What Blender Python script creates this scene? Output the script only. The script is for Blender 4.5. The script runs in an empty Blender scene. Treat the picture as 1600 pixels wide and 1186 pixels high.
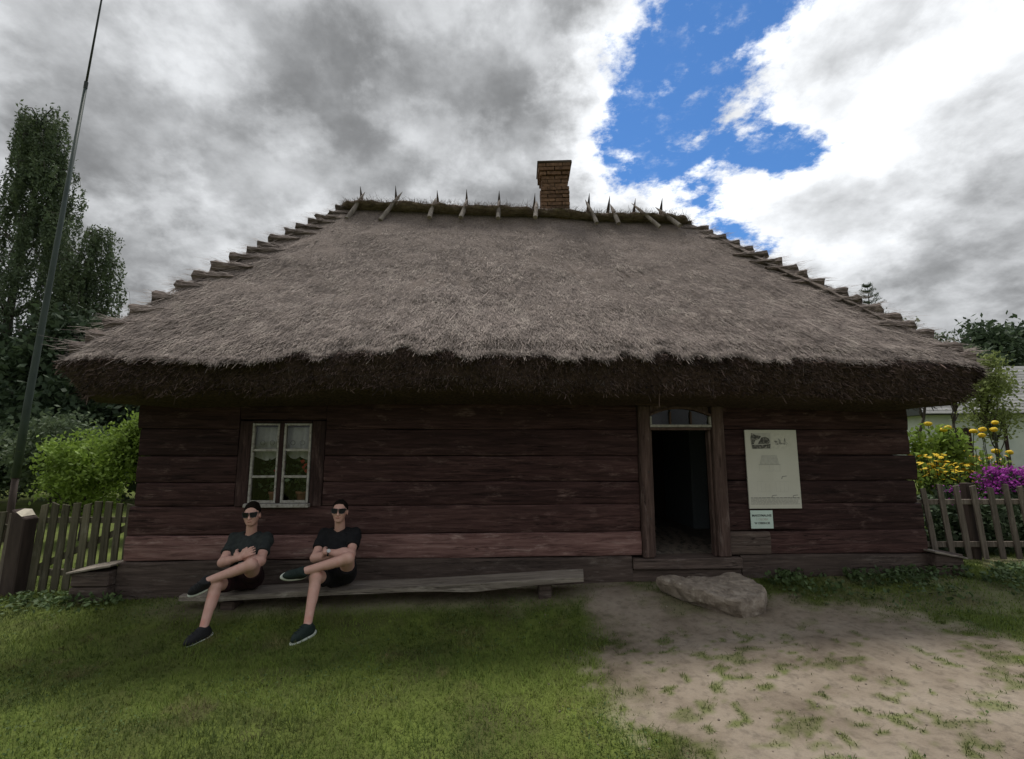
import bpy, bmesh, math, random
import numpy as np
from mathutils import Vector, Matrix

random.seed(7); rng = np.random.default_rng(7)
scene = bpy.context.scene
COL = scene.collection
R = math.radians

# ------------------------------------------------------------------ camera
cam = bpy.data.cameras.new('camera'); camo = bpy.data.objects.new('camera', cam); COL.objects.link(camo)
cam.sensor_fit = 'HORIZONTAL'; cam.sensor_width = 36.0; cam.lens = 736.0/1600*36
cam.clip_start = 0.05; cam.clip_end = 3000
camo.location = (0, 0, 1.65); camo.rotation_euler = (R(90+7.8), 0, 0)
scene.camera = camo

# ------------------------------------------------------------------ sun, sky, exposure
SUN_EL, SUN_AZ = 67, -24            # degrees; azimuth clockwise from +Y (behind the cottage, a little to the left)
sun = bpy.data.lights.new('sun', 'SUN'); sun.energy = 2.0; sun.angle = R(13); sun.color = (1.0, 0.96, 0.90)
suno = bpy.data.objects.new('sun', sun); COL.objects.link(suno)
sd = Vector((math.sin(R(SUN_AZ))*math.cos(R(SUN_EL)), math.cos(R(SUN_AZ))*math.cos(R(SUN_EL)), math.sin(R(SUN_EL))))
suno.rotation_euler = (-sd).to_track_quat('-Z', 'Y').to_euler()
suno.location = (0, 15, 25)

world = bpy.data.worlds.new('World'); scene.world = world; world.use_nodes = True
def build_sky():
    nt = world.node_tree; N = nt.nodes; L = nt.links; N.clear()
    out = N.new('ShaderNodeOutputWorld')
    tc = N.new('ShaderNodeTexCoord')
    def V(op, a, b=None, out=0):
        n = N.new('ShaderNodeVectorMath'); n.operation = op
        for i, s in enumerate((a, b)):
            if s is None: continue
            if hasattr(s, 'links'): L.new(s, n.inputs[i])
            else: n.inputs[i].default_value = s
        return n.outputs['Value'] if op in ('DOT_PRODUCT', 'LENGTH', 'DISTANCE') else n.outputs['Vector']
    def M(op, a, b=None, c=None, clamp=False):
        n = N.new('ShaderNodeMath'); n.operation = op; n.use_clamp = clamp
        for i, s in enumerate((a, b, c)):
            if s is None: continue
            if hasattr(s, 'links'): L.new(s, n.inputs[i])
            else: n.inputs[i].default_value = s
        return n.outputs[0]
    def scale(v, s):
        n = N.new('ShaderNodeVectorMath'); n.operation = 'SCALE'; L.new(v, n.inputs[0])
        if hasattr(s, 'links'): L.new(s, n.inputs['Scale'])
        else: n.inputs['Scale'].default_value = s
        return n.outputs['Vector']
    def noise(v, sc, det=8, rough=.55, dist=0.0):
        n = N.new('ShaderNodeTexNoise'); n.noise_dimensions = '3D'; L.new(v, n.inputs['Vector'])
        n.inputs['Scale'].default_value = sc; n.inputs['Detail'].default_value = det
        n.inputs['Roughness'].default_value = rough; n.inputs['Distortion'].default_value = dist
        return n.outputs['Fac']
    def smooth(v, a, b, lo=0., hi=1.):
        n = N.new('ShaderNodeMapRange'); n.interpolation_type = 'SMOOTHSTEP'; L.new(v, n.inputs[0])
        for i, s in zip((1, 2, 3, 4), (a, b, lo, hi)):
            if hasattr(s, 'links'): L.new(s, n.inputs[i])
            else: n.inputs[i].default_value = s
        return n.outputs[0]
    d = V('NORMALIZE', tc.outputs['Generated'])
    sep = N.new('ShaderNodeSeparateXYZ'); L.new(d, sep.inputs[0])
    zz = M('ADD', M('MAXIMUM', sep.outputs[2], 0.0), 0.15)
    p = V('MULTIPLY', scale(d, M('DIVIDE', 1.0, zz)), (1, 1, 0))     # point on a flat cloud deck
    sp = N.new('ShaderNodeSeparateXYZ'); L.new(p, sp.inputs[0])
    p2 = V('MULTIPLY', scale(d, M('DIVIDE', 1.0, M('ADD', M('MAXIMUM', sep.outputs[2], 0.0), 0.5))), (1, 1, 0))
    # warped copy for ragged outlines
    nA = noise(p, 5.5, 8, .62); nB = noise(V('ADD', p2, (7.3, 2.1, 4.)), 3.4, 7, .52, .1); nD = noise(V('ADD', p2, (3.3, 5.1, 1.)), 8, 9, .60); nC = noise(V('ADD', p, (1.3, 9.1, 2.)), 15, 6, .65)
    def seg(a, b, r):
        pa = V('SUBTRACT', p, a); ba = Vector(b)-Vector(a)
        t = M('DIVIDE', V('DOT_PRODUCT', pa, tuple(ba)), ba.length_squared, clamp=True)
        n = N.new('ShaderNodeVectorMath'); n.operation = 'SCALE'; n.inputs[0].default_value = tuple(ba); L.new(t, n.inputs['Scale'])
        return M('SUBTRACT', V('LENGTH', V('SUBTRACT', pa, n.outputs['Vector'])), r)
    segs = [seg((.62, -.9, 0), (.43, .70, 0), .16), seg((.43, .70, 0), (.36, 1.02, 0), .15), seg((.36, 1.02, 0), (.42, 1.20, 0), .135),
            seg((.42, 1.15, 0), (.72, 1.145, 0), .085), seg((.42, 1.20, 0), (.62, 1.40, 0), .055), seg((.66, 1.48, 0), (.92, 1.62, 0), .03)]
    g = segs[0]
    for s in segs[1:]: g = M('MINIMUM', g, s)
    dist = M('ADD', g, M('ADD', M('MULTIPLY', M('SUBTRACT', nA, .5), .30), M('MULTIPLY', M('SUBTRACT', nC, .5), .22)))
    cover = smooth(dist, -.045, .035)
    wisp = M('MULTIPLY', smooth(nC, .48, .74), smooth(nA, .44, .60))
    cover = M('MAXIMUM', cover, M('MULTIPLY', wisp, .5))
    # cloud brightness: grey bellies, white rims towards the break
    width = M('ADD', .17, M('MULTIPLY', M('MULTIPLY', M('SUBTRACT', sp.outputs[0], .40), 1.25, clamp=True), .62))
    rim = smooth(M('DIVIDE', M('ADD', g, M('MULTIPLY', M('SUBTRACT', nA, .5), .35)), width), 1.0, 0.0)
    body = M('ADD', M('MULTIPLY', nB, .66), M('MULTIPLY', nD, .34))
    body = smooth(body, .34, .66, .22, .55)
    puff = noise(V('ADD', p2, (5.7, 1.9, 3.)), 6.0, 9, .58, .12)
    body = M('ADD', body, M('SUBTRACT', M('MULTIPLY', smooth(puff, .44, .60), .13), .060))
    fine = M('MULTIPLY', M('SUBTRACT', nC, .5), .16)
    val = M('ADD', M('MULTIPLY', body, M('ADD', 1.0, fine)), M('MULTIPLY', rim, M('ADD', .22, M('MULTIPLY', nD, .46))))
    val = M('MULTIPLY', val, smooth(sep.outputs[2], -.02, .35, .66, 1.0))
    val = M('MINIMUM', val, .86)
    cr = N.new('ShaderNodeCombineColor')
    L.new(M('MULTIPLY', val, .975), cr.inputs[0]); L.new(val, cr.inputs[1]); L.new(M('MULTIPLY', val, 1.03), cr.inputs[2])
    bgc = N.new('ShaderNodeBackground'); L.new(cr.outputs[0], bgc.inputs[0]); bgc.inputs[1].default_value = 1.0
    sky = N.new('ShaderNodeTexSky'); sky.sky_type = 'NISHITA'; sky.sun_disc = False
    sky.sun_elevation = R(SUN_EL); sky.sun_rotation = R(SUN_AZ); sky.air_density = 1.0; sky.dust_density = .1; sky.ozone_density = 6
    bgs = N.new('ShaderNodeBackground'); L.new(V('MULTIPLY', sky.outputs[0], (.60, .88, 1.08)), bgs.inputs[0]); bgs.inputs[1].default_value = 0.09
    mix = N.new('ShaderNodeMixShader'); L.new(cover, mix.inputs[0]); L.new(bgs.outputs[0], mix.inputs[1]); L.new(bgc.outputs[0], mix.inputs[2])
    L.new(mix.outputs[0], out.inputs[0])
build_sky()
scene.view_settings.view_transform = 'Standard'; scene.view_settings.look = 'None'
scene.view_settings.exposure = 0.55; scene.view_settings.gamma = 1.0; scene.view_settings.use_curve_mapping = False
scene.render.engine = 'CYCLES'
scene.cycles.max_bounces = 5; scene.cycles.diffuse_bounces = 3; scene.cycles.transparent_max_bounces = 8
scene.cycles.use_denoising = True

# ------------------------------------------------------------------ small helpers
def tag(o, label=None, cat=None, group=None, kind=None):
    if label: o['label'] = label
    if cat: o['category'] = cat
    if group: o['group'] = group
    if kind: o['kind'] = kind
    return o
def link(name, me, m, parent=None, smooth=False):
    o = bpy.data.objects.new(name, me); COL.objects.link(o)
    if m is not None and len(me.materials) == 0: me.materials.append(m)
    if parent is not None: o.parent = parent
    if smooth and len(me.polygons): me.polygons.foreach_set('use_smooth', np.ones(len(me.polygons), bool))
    return o
def empty(name, loc=(0, 0, 0), rz=0):
    o = bpy.data.objects.new(name, None); COL.objects.link(o); o.location = loc; o.rotation_euler = (0, 0, rz)
    o.empty_display_size = .2
    return o
def npmesh(name, V, F, attrs=None):
    """V (n,3); F list of (m,k) int arrays; attrs: dict name -> per vertex float"""
    me = bpy.data.meshes.new(name)
    V = np.asarray(V, np.float32)
    if not isinstance(F, (list, tuple)): F = [F]
    F = [np.asarray(f, np.int32) for f in F if len(f)]
    nl = sum(f.size for f in F); npoly = sum(len(f) for f in F)
    me.vertices.add(len(V)); me.vertices.foreach_set('co', V.ravel())
    me.loops.add(nl); me.loops.foreach_set('vertex_index', np.concatenate([f.ravel() for f in F]))
    me.polygons.add(npoly)
    tot = np.concatenate([np.full(len(f), f.shape[1], np.int32) for f in F])
    st = np.concatenate([[0], np.cumsum(tot)[:-1]]).astype(np.int32)
    me.polygons.foreach_set('loop_start', st)
    if attrs:
        for k, a in attrs.items():
            at = me.attributes.new(k, 'FLOAT', 'POINT'); at.data.foreach_set('value', np.asarray(a, np.float32))
    me.update(calc_edges=True); me.validate()
    return me
class MB:
    """collects simple solids into one mesh"""
    def __init__(s): s.v = []; s.f = []
    def add(s, v, f):
        o = len(s.v); s.v += [tuple(p) for p in v]; s.f += [tuple(i+o for i in q) for q in f]; return s
    def box(s, a, b, jit=0, M=None):
        v = [Vector((x, y, z)) for z in (a[2], b[2]) for y in (a[1], b[1]) for x in (a[0], b[0])]
        if jit: v = [p+Vector([random.uniform(-jit, jit) for _ in range(3)]) for p in v]
        if M is not None: v = [M @ p for p in v]
        return s.add(v, [(0, 2, 3, 1), (4, 5, 7, 6), (0, 1, 5, 4), (2, 6, 7, 3), (0, 4, 6, 2), (1, 3, 7, 5)])
    def tube(s, pts, rad, n=8, cap=True):
        pts = [Vector(p) for p in pts]; rings = []
        if not hasattr(rad, '__len__'): rad = [rad]*len(pts)
        t0 = (pts[1]-pts[0]).normalized(); u = t0.orthogonal().normalized()
        V = []
        for i, p in enumerate(pts):
            t = (pts[min(i+1, len(pts)-1)]-pts[max(i-1, 0)]).normalized()
            u = (u-t*u.dot(t)).normalized(); w = t.cross(u)
            V += [p+(u*math.cos(2*math.pi*k/n)+w*math.sin(2*math.pi*k/n))*rad[i] for k in range(n)]
        F = [(i*n+k, i*n+(k+1) % n, (i+1)*n+(k+1) % n, (i+1)*n+k) for i in range(len(pts)-1) for k in range(n)]
        if cap: F += [tuple(range(n-1, -1, -1)), tuple((len(pts)-1)*n+k for k in range(n))]
        return s.add(V, F)
    def mesh(s, name):
        me = bpy.data.meshes.new(name); me.from_pydata(s.v, [], s.f); me.update(); return me
    def build(s, name, m, parent=None, smooth=False, bevel=0, seg=1):
        me = s.mesh(name)
        if bevel:
            bm = bmesh.new(); bm.from_mesh(me)
            bmesh.ops.bevel(bm, geom=bm.edges[:], offset=bevel, segments=seg, affect='EDGES', profile=.6)
            bm.to_mesh(me); bm.free()
        return link(name, me, m, parent, smooth)
def _h(i, j, k, seed):
    n = (i*374761393+j*668265263+k*1274126177+seed*69069) & 0xffffffff
    n = ((n ^ (n >> 13))*1274126177) & 0xffffffff
    return ((n ^ (n >> 16)) & 0xffff)/65535.0
def vn(x, y, z=0, seed=0):
    x, y, z = np.broadcast_arrays(np.asarray(x, float), np.asarray(y, float), np.asarray(z, float))
    i, j, k = np.floor(x).astype(np.int64), np.floor(y).astype(np.int64), np.floor(z).astype(np.int64)
    f = [x-i, y-j, z-k]; f = [a*a*(3-2*a) for a in f]
    r = 0
    for a in (0, 1):
        for b in (0, 1):
            for c in (0, 1):
                w = (f[0] if a else 1-f[0])*(f[1] if b else 1-f[1])*(f[2] if c else 1-f[2])
                r = r+w*_h(i+a, j+b, k+c, seed)
    return r
def fbm(x, y, z=0, seed=0, o=4):
    x, y, z = np.asarray(x, float), np.asarray(y, float), np.asarray(z, float)
    s = 0; a = .5; t = 0
    for q in range(o):
        s = s+a*vn(x*2**q, y*2**q, z*2**q, seed+q); t += a; a *= .5
    return s/t
def sstep(a, b, x):
    t = np.clip((x-a)/(b-a), 0, 1); return t*t*(3-2*t)

# ------------------------------------------------------------------ materials
def mat(name, ramp, scale=(6, 6, 6), detail=6, rough=.85, bump=.3, bdist=.01, rand=.0, attr=None, arange=.3, spec=.25, coord='Object',
        trans=0, metal=0, nrough=.6, ramp_pos=None, spots=None):
    m = bpy.data.materials.new(name); m.use_nodes = True
    nt = m.node_tree; N = nt.nodes; L = nt.links; N.clear()
    out = N.new('ShaderNodeOutputMaterial'); b = N.new('ShaderNodeBsdfPrincipled')
    b.inputs['Roughness'].default_value = rough; b.inputs['Specular IOR Level'].default_value = spec; b.inputs['Metallic'].default_value = metal
    tc = N.new('ShaderNodeTexCoord'); mp = N.new('ShaderNodeMapping'); L.new(tc.outputs[coord], mp.inputs[0]); mp.inputs['Scale'].default_value = scale
    oi = N.new('ShaderNodeObjectInfo')
    tx = N.new('ShaderNodeTexNoise'); tx.noise_dimensions = '4D'; L.new(mp.outputs[0], tx.inputs['Vector'])
    wm = N.new('ShaderNodeMath'); wm.operation = 'MULTIPLY'; L.new(oi.outputs['Random'], wm.inputs[0]); wm.inputs[1].default_value = 37 if rand else 0
    L.new(wm.outputs[0], tx.inputs['W'])
    tx.inputs['Scale'].default_value = 1; tx.inputs['Detail'].default_value = detail; tx.inputs['Roughness'].default_value = nrough
    cr = N.new('ShaderNodeValToRGB'); L.new(tx.outputs['Fac'], cr.inputs[0])
    el = cr.color_ramp.elements
    pos = ramp_pos or [.3+.4*i/max(1, len(ramp)-1) for i in range(len(ramp))]
    while len(el) < len(ramp): el.new(.5)
    for e, c, p in zip(el, ramp, pos): e.position = p; e.color = (*c, 1)
    col = cr.outputs[0]
    def mul(fac_socket, lo, hi, col):
        mr = N.new('ShaderNodeMapRange'); L.new(fac_socket, mr.inputs[0]); mr.inputs[3].default_value = lo; mr.inputs[4].default_value = hi
        mx = N.new('ShaderNodeVectorMath'); mx.operation = 'SCALE'; L.new(col, mx.inputs[0]); L.new(mr.outputs[0], mx.inputs['Scale'])
        return mx.outputs[0]
    if spots:   # (scale, threshold, colour): larger weathered patches
        t2 = N.new('ShaderNodeTexNoise'); t2.noise_dimensions = '4D'; mp2 = N.new('ShaderNodeMapping'); L.new(tc.outputs[coord], mp2.inputs[0]); mp2.inputs['Scale'].default_value = spots[0]
        L.new(mp2.outputs[0], t2.inputs['Vector']); L.new(wm.outputs[0], t2.inputs['W']); t2.inputs['Scale'].default_value = 1; t2.inputs['Detail'].default_value = 5
        mr = N.new('ShaderNodeMapRange'); L.new(t2.outputs['Fac'], mr.inputs[0]); mr.inputs[1].default_value = spots[1]; mr.inputs[2].default_value = spots[1]+.14
        mx = N.new('ShaderNodeMix'); mx.data_type = 'RGBA'; L.new(mr.outputs[0], mx.inputs[0]); L.new(col, mx.inputs[6]); mx.inputs[7].default_value = (*spots[2], 1)
        col = mx.outputs[2]
    if rand: col = mul(oi.outputs['Random'], 1-rand, 1+rand, col)
    if attr:
        an = N.new('ShaderNodeAttribute'); an.attribute_name = attr; col = mul(an.outputs['Fac'], 1-arange, 1+arange, col)
    L.new(col, b.inputs['Base Color'])
    if bump:
        bp = N.new('ShaderNodeBump'); bp.inputs['Strength'].default_value = bump; bp.inputs['Distance'].default_value = bdist
        L.new(tx.outputs['Fac'], bp.inputs['Height']); L.new(bp.outputs[0], b.inputs['Normal'])
    if trans:
        tr = N.new('ShaderNodeBsdfTranslucent'); L.new(col, tr.inputs[0]); mx = N.new('ShaderNodeMixShader'); mx.inputs[0].default_value = trans
        L.new(b.outputs[0], mx.inputs[1]); L.new(tr.outputs[0], mx.inputs[2]); L.new(mx.outputs[0], out.inputs[0])
    else: L.new(b.outputs[0], out.inputs[0])
    return m
def flat(name, c, rough=.6, spec=.3, v=.12, sc=30, bump=.1):
    return mat(name, [tuple(x*(1-v) for x in c), tuple(min(1, x*(1+v)) for x in c)], (sc, sc, sc), 4, rough, bump, .003, spec=spec)

def wood_mat(name, dark, mid, light, pale, pale_amt=.62, crack=.5, along=0, rand=.25):
    """hewn timber: long grain, drying cracks, weathered pale scrapes; along = axis of the grain"""
    m = bpy.data.materials.new(name); m.use_nodes = True; nt = m.node_tree; N = nt.nodes; L = nt.links
    b = N['Principled BSDF']; b.inputs['Roughness'].default_value = .85; b.inputs['Specular IOR Level'].default_value = .2
    tc = N.new('ShaderNodeTexCoord'); oi = N.new('ShaderNodeObjectInfo')
    w = N.new('ShaderNodeMath'); w.operation = 'MULTIPLY'; L.new(oi.outputs['Random'], w.inputs[0]); w.inputs[1].default_value = 53
    def noise(sa, sc, det=7, rough=.62, dist=0):
        mp = N.new('ShaderNodeMapping'); L.new(tc.outputs['Object'], mp.inputs[0]); v = [sc, sc, sc]; v[along] = sa; mp.inputs['Scale'].default_value = v
        n = N.new('ShaderNodeTexNoise'); n.noise_dimensions = '4D'; L.new(mp.outputs[0], n.inputs['Vector']); L.new(w.outputs[0], n.inputs['W'])
        n.inputs['Scale'].default_value = 1; n.inputs['Detail'].default_value = det; n.inputs['Roughness'].default_value = rough; n.inputs['Distortion'].default_value = dist
        return n.outputs['Fac']
    def rng_(f, a, b_, lo=0, hi=1):
        r = N.new('ShaderNodeMapRange'); L.new(f, r.inputs[0])
        for i_, q in zip((1, 2, 3, 4), (a, b_, lo, hi)): r.inputs[i_].default_value = q
        return r.outputs[0]
    def mixc(f, a, c):
        x = N.new('ShaderNodeMix'); x.data_type = 'RGBA'; L.new(f, x.inputs[0])
        for k, q in ((6, a), (7, c)):
            if hasattr(q, 'links'): L.new(q, x.inputs[k])
            else: x.inputs[k].default_value = (*q, 1)
        return x.outputs[2]
    g1 = noise(2.0, 26, 9, .68, .9); g2 = noise(.6, 6, 6); g3 = noise(6, 60, 7, .75, .4); g4 = noise(2.6, 8, 9, .72, .6); g5 = noise(.8, 30, 4, .5, .9)
    col = mixc(rng_(g1, .33, .52), dark, mid); col = mixc(rng_(g1, .52, .70), col, light)
    col = mixc(rng_(g2, .46, .66, 0, .55), col, dark)
    sc = N.new('ShaderNodeMath'); sc.operation = 'MULTIPLY'; L.new(rng_(g4, pale_amt-.06, pale_amt+.08), sc.inputs[0]); L.new(rng_(g3, .40, .62), sc.inputs[1])
    col = mixc(sc.outputs[0], col, pale)
    ab = N.new('ShaderNodeMath'); ab.operation = 'SUBTRACT'; L.new(g5, ab.inputs[0]); ab.inputs[1].default_value = .5
    a2 = N.new('ShaderNodeMath'); a2.operation = 'ABSOLUTE'; L.new(ab.outputs[0], a2.inputs[0])
    gate = noise(1.1, 5, 3); ck = N.new('ShaderNodeMath'); ck.operation = 'MULTIPLY'; L.new(rng_(a2.outputs[0], .0, .012, 1, 0), ck.inputs[0]); L.new(rng_(gate, .48, .58), ck.inputs[1])
    cf = N.new('ShaderNodeMath'); cf.operation = 'MULTIPLY'; L.new(ck.outputs[0], cf.inputs[0]); cf.inputs[1].default_value = crack*1.6
    cf.use_clamp = True
    col = mixc(cf.outputs[0], col, tuple(c*.25 for c in dark))
    v = N.new('ShaderNodeVectorMath'); v.operation = 'SCALE'; L.new(col, v.inputs[0]); L.new(rng_(oi.outputs['Random'], 0, 1, 1-rand, 1+rand), v.inputs['Scale']); L.new(v.outputs[0], b.inputs['Base Color'])
    h = N.new('ShaderNodeMath'); h.operation = 'SUBTRACT'; L.new(g1, h.inputs[0]); L.new(ck.outputs[0], h.inputs[1])
    bp = N.new('ShaderNodeBump'); bp.inputs['Strength'].default_value = .7; bp.inputs['Distance'].default_value = .012; L.new(h.outputs[0], bp.inputs['Height']); L.new(bp.outputs[0], b.inputs['Normal'])
    return m
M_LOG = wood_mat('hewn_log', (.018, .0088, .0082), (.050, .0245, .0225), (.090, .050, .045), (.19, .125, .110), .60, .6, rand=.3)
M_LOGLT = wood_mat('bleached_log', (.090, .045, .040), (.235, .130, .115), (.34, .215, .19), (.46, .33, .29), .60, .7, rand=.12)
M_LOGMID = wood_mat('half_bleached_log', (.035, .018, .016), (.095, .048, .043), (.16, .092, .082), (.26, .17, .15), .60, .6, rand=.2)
M_SILL = wood_mat('sill_log', (.050, .037, .031), (.11, .080, .067), (.18, .138, .115), (.26, .22, .19), .60, .6, rand=.18)
M_FRAMEWD = wood_mat('door_frame_wood', (.055, .033, .028), (.115, .074, .062), (.18, .125, .105), (.25, .19, .165), .60, .6, along=2, rand=.15)
M_CASING = wood_mat('casing_wood', (.016, .009, .008), (.042, .023, .021), (.078, .047, .042), (.15, .10, .09), .58, .6, along=2, rand=.2)
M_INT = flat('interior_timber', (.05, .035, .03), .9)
M_WHITEP = mat('peeling_white_paint', [(.12, .09, .075), (.30, .28, .25), (.46, .44, .40)], (30, 30, 30), 6, .7, .3, .003, ramp_pos=[.30, .44, .7])
M_THATCH = mat('thatch', [(.065, .049, .042), (.175, .140, .120), (.29, .240, .207)], (38, 38, 38), 9, .95, .9, .03, spots=((1.1, 1.1, 1.1), .58, (.19, .150, .125)))
M_STRAW = mat('weathered_straw', [(.165, .134, .117), (.275, .226, .198), (.38, .324, .280)], (5, 5, 5), 6, .9, 0, attr='rnd', arange=.55)
M_RIDGE = mat('ridge_straw', [(.10, .070, .058), (.26, .200, .168), (.40, .325, .28)], (9, 30, 30), 8, .95, 1.0, .03)
M_BUNDLE = mat('hip_bundle_straw', [(.050, .037, .032), (.13, .100, .085), (.23, .185, .157)], (6, 40, 40), 8, .95, .9, .02, rand=.2)
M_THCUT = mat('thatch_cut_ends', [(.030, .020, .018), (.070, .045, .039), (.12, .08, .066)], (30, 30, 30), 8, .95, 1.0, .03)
M_STAKE = mat('grey_stake_wood', [(.12, .098, .085), (.24, .205, .178), (.36, .315, .275)], (14, 14, 3), 6, .85, .4, .006, rand=.2)
M_STAKED = mat('dark_stake_wood', [(.04, .032, .028), (.09, .07, .06)], (14, 14, 3), 6, .85, .4, .006, rand=.2)
M_BRICK = mat('old_brick', [(.075, .044, .030), (.15, .085, .052), (.21, .125, .078)], (16, 16, 16), 6, .9, .5, .01, rand=.28)
M_MORTAR = flat('mortar', (.07, .052, .042), .95, v=.3)
M_BENCH = wood_mat('grey_bench_plank', (.10, .083, .066), (.25, .215, .175), (.34, .30, .25), (.44, .40, .34), .58, .8, rand=.05)
M_STONE = mat('field_stone', [(.13, .105, .083), (.26, .215, .17), (.38, .325, .265)], (11, 11, 11), 10, .92, 1.0, .03, spots=((22, 22, 22), .62, (.40, .37, .30)))
M_FENCE = wood_mat('mossy_picket_wood', (.055, .052, .030), (.125, .112, .075), (.19, .165, .12), (.25, .23, .18), .6, .5, along=2, rand=.25)
M_FENCER = wood_mat('weathered_picket_wood', (.075, .060, .048), (.165, .135, .11), (.235, .195, .16), (.30, .26, .22), .6, .5, along=2, rand=.25)
M_POST = mat('dark_post_wood', [(.035, .025, .022), (.085, .062, .052)], (12, 12, 2), 7, .9, .5, .01)
M_PALE = flat('pale_cut_wood', (.62, .56, .44), .8)
M_MAST = mat('mast_paint', [(.035, .048, .042), (.060, .078, .068)], (8, 8, 2), 5, .55, .1, .003)
M_MASTD = flat('mast_dark', (.035, .04, .038), .6)
M_PAPER = mat('poster_paper', [(.56, .54, .46), (.62, .60, .52)], (4, 4, 4), 4, .6, 0)
M_CARD = mat('notice_card', [(.58, .70, .63), (.63, .75, .68)], (4, 4, 4), 4, .5, 0)
M_PRINT = flat('print_grey', (.30, .29, .26), .7)
M_PRINTP = flat('print_pale', (.47, .455, .40), .7)
M_PRINTD = mat('print_dark', [(.07, .07, .065), (.22, .21, .19), (.48, .46, .40)], (60, 60, 60), 5, .7, 0)
M_INK = flat('ink_black', (.03, .035, .035), .6)
M_INKR = flat('ink_faded_red', (.52, .52, .46), .6)
M_LACE = mat('lace_curtain', [(.62, .60, .58), (.74, .72, .70)], (40, 40, 40), 4, .9, .2, .003, trans=.3)
M_RED = flat('red_petals', (.45, .05, .04), .7)
M_TERRA = flat('terracotta', (.36, .16, .11), .8)
M_SKIN = mat('skin', [(.58, .325, .255), (.67, .41, .335)], (14, 14, 14), 5, .55, .12, .002, spec=.35, spots=((9, 9, 9), .55, (.62, .30, .235)))
M_LIP = flat('lips', (.36, .13, .11), .5)
M_HAIR = mat('dark_hair', [(.006, .005, .004), (.018, .013, .010)], (90, 90, 90), 3, .9, .6, .004, spec=.08)
M_SHIRT1 = mat('charcoal_shirt', [(.020, .024, .024), (.040, .047, .045)], (22, 22, 22), 6, .9, .35, .01)
M_SHIRT2 = mat('black_shirt', [(.008, .008, .009), (.015, .015, .017)], (22, 22, 22), 6, .9, .35, .01)
M_SHORT1 = mat('dark_wine_shorts', [(.016, .007, .008), (.030, .010, .012)], (22, 22, 22), 6, .9, .35, .01)
M_SHORT2 = mat('black_shorts', [(.009, .008, .009), (.016, .014, .016)], (22, 22, 22), 6, .9, .35, .01)
M_SHOE = mat('black_mesh_shoe', [(.010, .010, .011), (.028, .028, .030)], (150, 150, 150), 3, .7, .5, .003)
M_SHOE2 = mat('dark_green_shoe', [(.012, .020, .018), (.026, .042, .036)], (150, 150, 150), 3, .7, .5, .003)
M_SOLE = flat('white_sole', (.62, .66, .56), .6)
M_NEON = flat('neon_sole', (.45, .72, .22), .6)
M_LENS = flat('sunglass_lens', (.004, .004, .005), .22, .25, bump=0)
M_STEEL = flat('steel', (.55, .55, .52), .25, .6)
M_LEAF = mat('leaf_green', [(.055, .078, .042), (.10, .135, .070), (.15, .19, .10)], (1.3, 1.3, 1.3), 4, .6, 0, attr='rnd', arange=.5, trans=.3)
M_LEAFY = mat('leaf_bright', [(.12, .17, .03), (.20, .29, .05), (.28, .40, .075)], (2.5, 2.5, 2.5), 4, .6, 0, attr='rnd', arange=.45, trans=.35)
M_LEAFD = mat('leaf_dark', [(.030, .048, .027), (.056, .085, .044), (.085, .12, .06)], (1.2, 1.2, 1.2), 4, .65, 0, attr='rnd', arange=.5, trans=.25)
M_LEAFP = mat('leaf_pale', [(.13, .16, .05), (.21, .25, .08), (.29, .34, .12)], (1.5, 1.5, 1.5), 4, .65, 0, attr='rnd', arange=.4, trans=.3)
M_WEED = mat('weed_leaf', [(.045, .072, .028), (.075, .115, .042), (.11, .16, .06)], (3, 3, 3), 4, .6, 0, attr='rnd', arange=.4, trans=.2)
M_GRASS = mat('grass_blade', [(.062, .098, .018), (.125, .176, .028), (.185, .232, .044)], (1.3, 1.3, 1.3), 5, .7, 0, attr='rnd', arange=.62, trans=.25, spots=((3.1, 3.1, 3.1), .56, (.20, .165, .075)))
M_BARK = mat('bark', [(.035, .028, .024), (.075, .062, .05)], (9, 9, 2), 6, .9, .5, .02)
M_YEL = mat('yellow_petals', [(.62, .40, .015), (.80, .56, .03)], (30, 30, 30), 3, .6, .4, .01)
M_ORA = mat('orange_yellow_petals', [(.62, .30, .02), (.75, .48, .03)], (30, 30, 30), 3, .6, 0)
M_MAG = mat('magenta_petals', [(.36, .045, .36), (.55, .10, .53)], (30, 30, 30), 3, .6, 0, attr='rnd', arange=.35, trans=.2)
M_WWALL = mat('whitewash', [(.48, .52, .48), (.60, .63, .58)], (2, 2, 2), 6, .9, .2, .01)
M_SHING = mat('grey_shingles', [(.20, .20, .195), (.34, .335, .32)], (5, 5, 5), 6, .85, .3, .01, rand=.2)

def glass_mat():
    m = bpy.data.materials.new('window_glass'); m.use_nodes = True; nt = m.node_tree; N = nt.nodes; L = nt.links; N.clear()
    out = N.new('ShaderNodeOutputMaterial'); t = N.new('ShaderNodeBsdfTransparent'); t.inputs[0].default_value = (.90, .92, .90, 1)
    g = N.new('ShaderNodeBsdfGlossy'); g.inputs['Roughness'].default_value = .03; f = N.new('ShaderNodeFresnel'); f.inputs[0].default_value = 1.5
    mx = N.new('ShaderNodeMixShader'); L.new(f.outputs[0], mx.inputs[0]); L.new(t.outputs[0], mx.inputs[1]); L.new(g.outputs[0], mx.inputs[2]); L.new(mx.outputs[0], out.inputs[0])
    return m
M_GLASS = glass_mat()

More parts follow.
